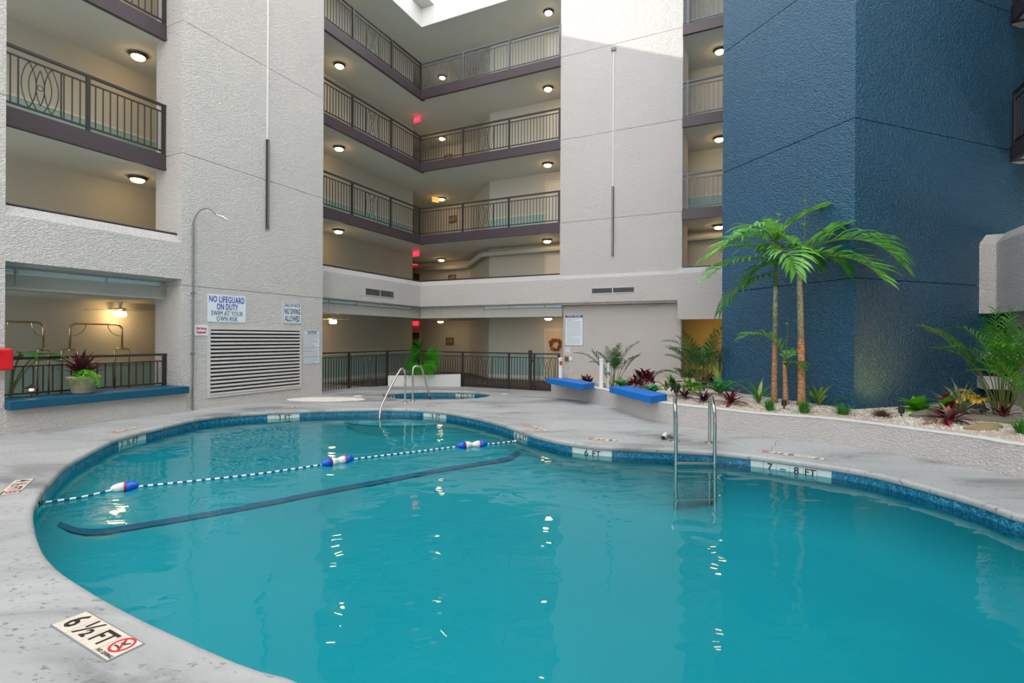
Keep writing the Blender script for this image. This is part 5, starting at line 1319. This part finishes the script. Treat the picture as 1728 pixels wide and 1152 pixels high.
# warm uplight washing the blue wall to the right of its corner
q = bedp(1492,698)
ld = bpy.data.lights.new('uplight','SPOT'); ld.energy = 200; ld.color = (1,.17,.02); ld.spot_size = 1.7; ld.spot_blend = .9; ld.shadow_soft_size = .05
lo = bpy.data.objects.new('uplight', ld); COL.objects.link(lo); lo.location = q+Vector((.24,-.20,.20)); lo.rotation_euler = (Vector((.05,.62,.42))).to_track_quat('-Z','Y').to_euler()
t = spot_can('black spot light can hidden in the dry grass, washing the blue wall', q+Vector((.08,-.25,-.01)), 0)

# white posts behind the benches
def post(lab, p, h, r, extra=None):
    t = thing('white_post', lab, 'post', p, 0, 'white posts in the planter')
    MB().lathe([(r,0),(r,h-.03),(r*1.25,h-.03),(r*1.25,h),(r*.6,h+.012)],16).obj('shaft','white_plastic',t)
    return t
p = bedp(1015,657); t = post('thick white lift post between the two blue benches', p, dp(1015,606,p.y).z-p.z, .055)
MB().tube([(.05,0,.40),(.16,0,.39),(.20,0,.36)],.03,8).obj('motor_arm','grey_metal',t); MB().box(.05,.09,-.03,.03,.04,.16).obj('bracket','grey_metal',t)
p = bedp(1026.5,656); post('thin white pole right of the thick lift post', p, dp(1026,613,p.y).z-p.z, .026)
p = Vector((gp(946,645,.36).x*1.0, gp(946,645,.36).y, .34)); p = bedp(946,640) if False else Vector((ray(946,640)[0]*13.6,13.6,.36)); t = post('white post with a red label by the gate', p, dp(946,604,13.6).z-.36, .06)
MB().box(-.035,.035,-.066,-.058,dp(946,612,13.6).z-.36-.06,dp(946,612,13.6).z-.36+.05).obj('red_label','sign_red',t)
# concrete blocks under the right parapet
for k,(px,py,w_,h_) in enumerate(((1672,597,.34,.10),(1664,638,.34,.2))):
    q = dp(px,py,9.3); t = thing('stair_block', ['upper pale concrete step block behind the tall areca','lower pale concrete step block behind the tall areca'][k], 'step', (q.x+.22,q.y+.15,q.z-h_/2), RZ_BACK, 'step blocks')
    MB().box(-w_/2,w_/2+.6,-.2,.2,-h_/2,h_/2).obj('block','smooth_white',t); MB().box(-w_/2,w_/2+.6,-.21,.21,h_/2,h_/2+.02).obj('nosing','smooth_white',t)

# fan palm
c0 = W(0.75,-0.85); t = thing('fan_palm', 'bright green fan palm growing out of the corner planter', 'palm', (dp(712,630,17.6).x,17.75,.24))
def fan_leaf(px, py, rad, face, spread, seed, roll=0.0, mat='fan'):
    R = random.Random(seed); hubp = dp(px,py,17.12)-Vector(t.location); f = place(bpy.data.objects.new('fan_leaf',None), t, hubp)
    st_ = -hubp; MB().tube(catm([(0,0,0),tuple(st_*.4+Vector((0,0,.08))),tuple(st_)],4),.008,5).obj('petiole','stem',f)
    mb = MB(); n = 30
    M_ = Matrix.Rotation(face[0],4,'Z')@Matrix.Rotation(face[1],4,'X')
    for k in range(n):
        a = roll+(-spread/2+spread*k/(n-1)); l = rad*R.uniform(.88,1.06); d = Vector((math.sin(a),0,math.cos(a))); s_ = Vector((math.cos(a),0,-math.sin(a)))*rad*spread/n*.24
        mid_ = d*l*.6; tip = d*l+Vector((0,-.05-.08*R.random(),-.12*rad-.06*R.random())); y0 = (-.02 if k%2 else .02)
        v = [Vector((0,0,0)),mid_-s_+Vector((0,y0,0)),mid_+s_-Vector((0,y0,0)),tip]
        mb.add([tuple(M_@q) for q in v],[(0,1,2),(1,3,2)])
    mb.obj('blade', mat, f, kind='stuff')
fan_leaf(715,612,.62,(.2,-.3),2.6,1,1.5); fan_leaf(705,613,.52,(-.2,-.3),2.2,2,-1.6); fan_leaf(710,614,.44,(0,-.3),2.8,8,3.14); fan_leaf(709,592,.50,(.1,-.2),1.7,3,-1.6); fan_leaf(720,601,.58,(.3,.2),1.8,4,1.25); fan_leaf(714,596,.66,(0,.1),.4,5,-.38); fan_leaf(713,608,.42,(.1,.2),2.6,6,.1,'palm_dark')

# pot on the ledge
q = wp(141, 662, s=0.52); PZ = .52
t = thing('plant_pot', 'round cement pot standing on the blue ledge at the far left', 'pot', (q.x,q.y,PZ))
MB().lathe([(.15,0),(.165,.02),(.22,.25),(.245,.27),(.245,.31),(.215,.31),(.20,.27)],28,capt=False).obj('body','pot',t,smooth=True); MB().lathe([(.205,.26),(.205,.28)],20).obj('soil','soil',t)
rosette('potted_bromeliad','dark maroon bromeliad planted in the cement pot','plant',(q.x-.04,q.y,PZ+.28),24,[leafm('bromeliad_leaf',.42,.10,.5,mat='plum'),leafm('bromeliad_leaf',.40,.09,.7,mat='maroon')],(88,25),(.75,1.1),71,ztop=.06)
t = thing('creeping_plant','lime green trailing plant spilling over the cement pot','plant',(q.x+.1,q.y-.08,PZ+.28))
lf = MB().add([(0,0,0),(.022,.012,.004),(0,.034,0),(-.022,.012,.004)],[(0,1,2,3)]).mesh('leaf','lime'); mb = MB(); R = random.Random(8)
for k in range(800):
    a = R.uniform(0,2*PI); r = .19*math.sqrt(R.random()); x, y = r*math.cos(a)*1.25+.03, r*math.sin(a)*.8-.05; z = .10*(1-(r/.19)**2)+R.uniform(-.02,.04)-(max(0,r-.11)*2.6*R.random())
    rm = Matrix.Translation((x,y,z))@Matrix.Rotation(R.uniform(0,6.28),4,'Z')@Matrix.Rotation(R.uniform(-.8,1.2),4,'X')
    mb.add([tuple(rm@Vector(v)) for v in [(0,0,0),(.018,.012,.004),(0,.030,0),(-.018,.012,.004)]],[(0,1,2,3)])
mb.obj('small_leaves','lime',t,kind='stuff')
# broad-leaved plant behind the fence at the far left
q = dp(15,640,8.6); t = thing('elephant_ear','dark broad-leaved plant behind the fence at the left edge','plant',(q.x,q.y,-.0))
MB().lathe([(.14,0),(.2,.32),(.22,.34),(.18,.34)],18).obj('pot','pot',t)
for k,(az,e0,L) in enumerate(((0.25,70,1.15),(-.4,78,1.2),(2.2,70,1.1),(1.2,66,1.0))):
    f = place(bpy.data.objects.new('leaf_stalk',None),t,(0,0,.3)); ca,sa = math.cos(az),math.sin(az)
    pts = [Vector((ca*.35*(i/6)**2,sa*.35*(i/6)**2,L*.78*i/6)) for i in range(7)]; MB().tube(pts,.012,6).obj('stalk','stem',f)
    o = inst('leaf_blade', leafm('leaf_blade',.55,.24,.7,mat='palm_dark',base=.35), f, loc=pts[-1]); o.rotation_euler = (0,-.15,az)

# ------------------------------------------------------------------ sun
sd = bpy.data.lights.new('sun','SUN'); sd.energy = 9.0; sd.angle = 0.009; sd.color = (1.0,.95,.86)
so = bpy.data.objects.new('sun', sd); COL.objects.link(so)
so.rotation_euler = (AX*1.0+AY*0.22+Vector((0,0,-.43))).to_track_quat('-Z','Y').to_euler()

# a crack in the deck paint
cp = [gp(x,y,0.002) for x,y in ((1312,742),(1308,747),(1309,751),(1303,756),(1301,760))]; mb = MB()
for i in range(len(cp)-1):
    w_ = Vector((.006,0.004,0)); a, b = cp[i], cp[i+1]; mb.add([tuple(a-w_),tuple(a+w_),tuple(b+w_*.7),tuple(b-w_*.7)],[(0,1,2,3)])
mb.obj('deck_crack','dark_slot',label='thin dark crack in the deck between planter wall and 7 – 8 FT marker',cat='crack')
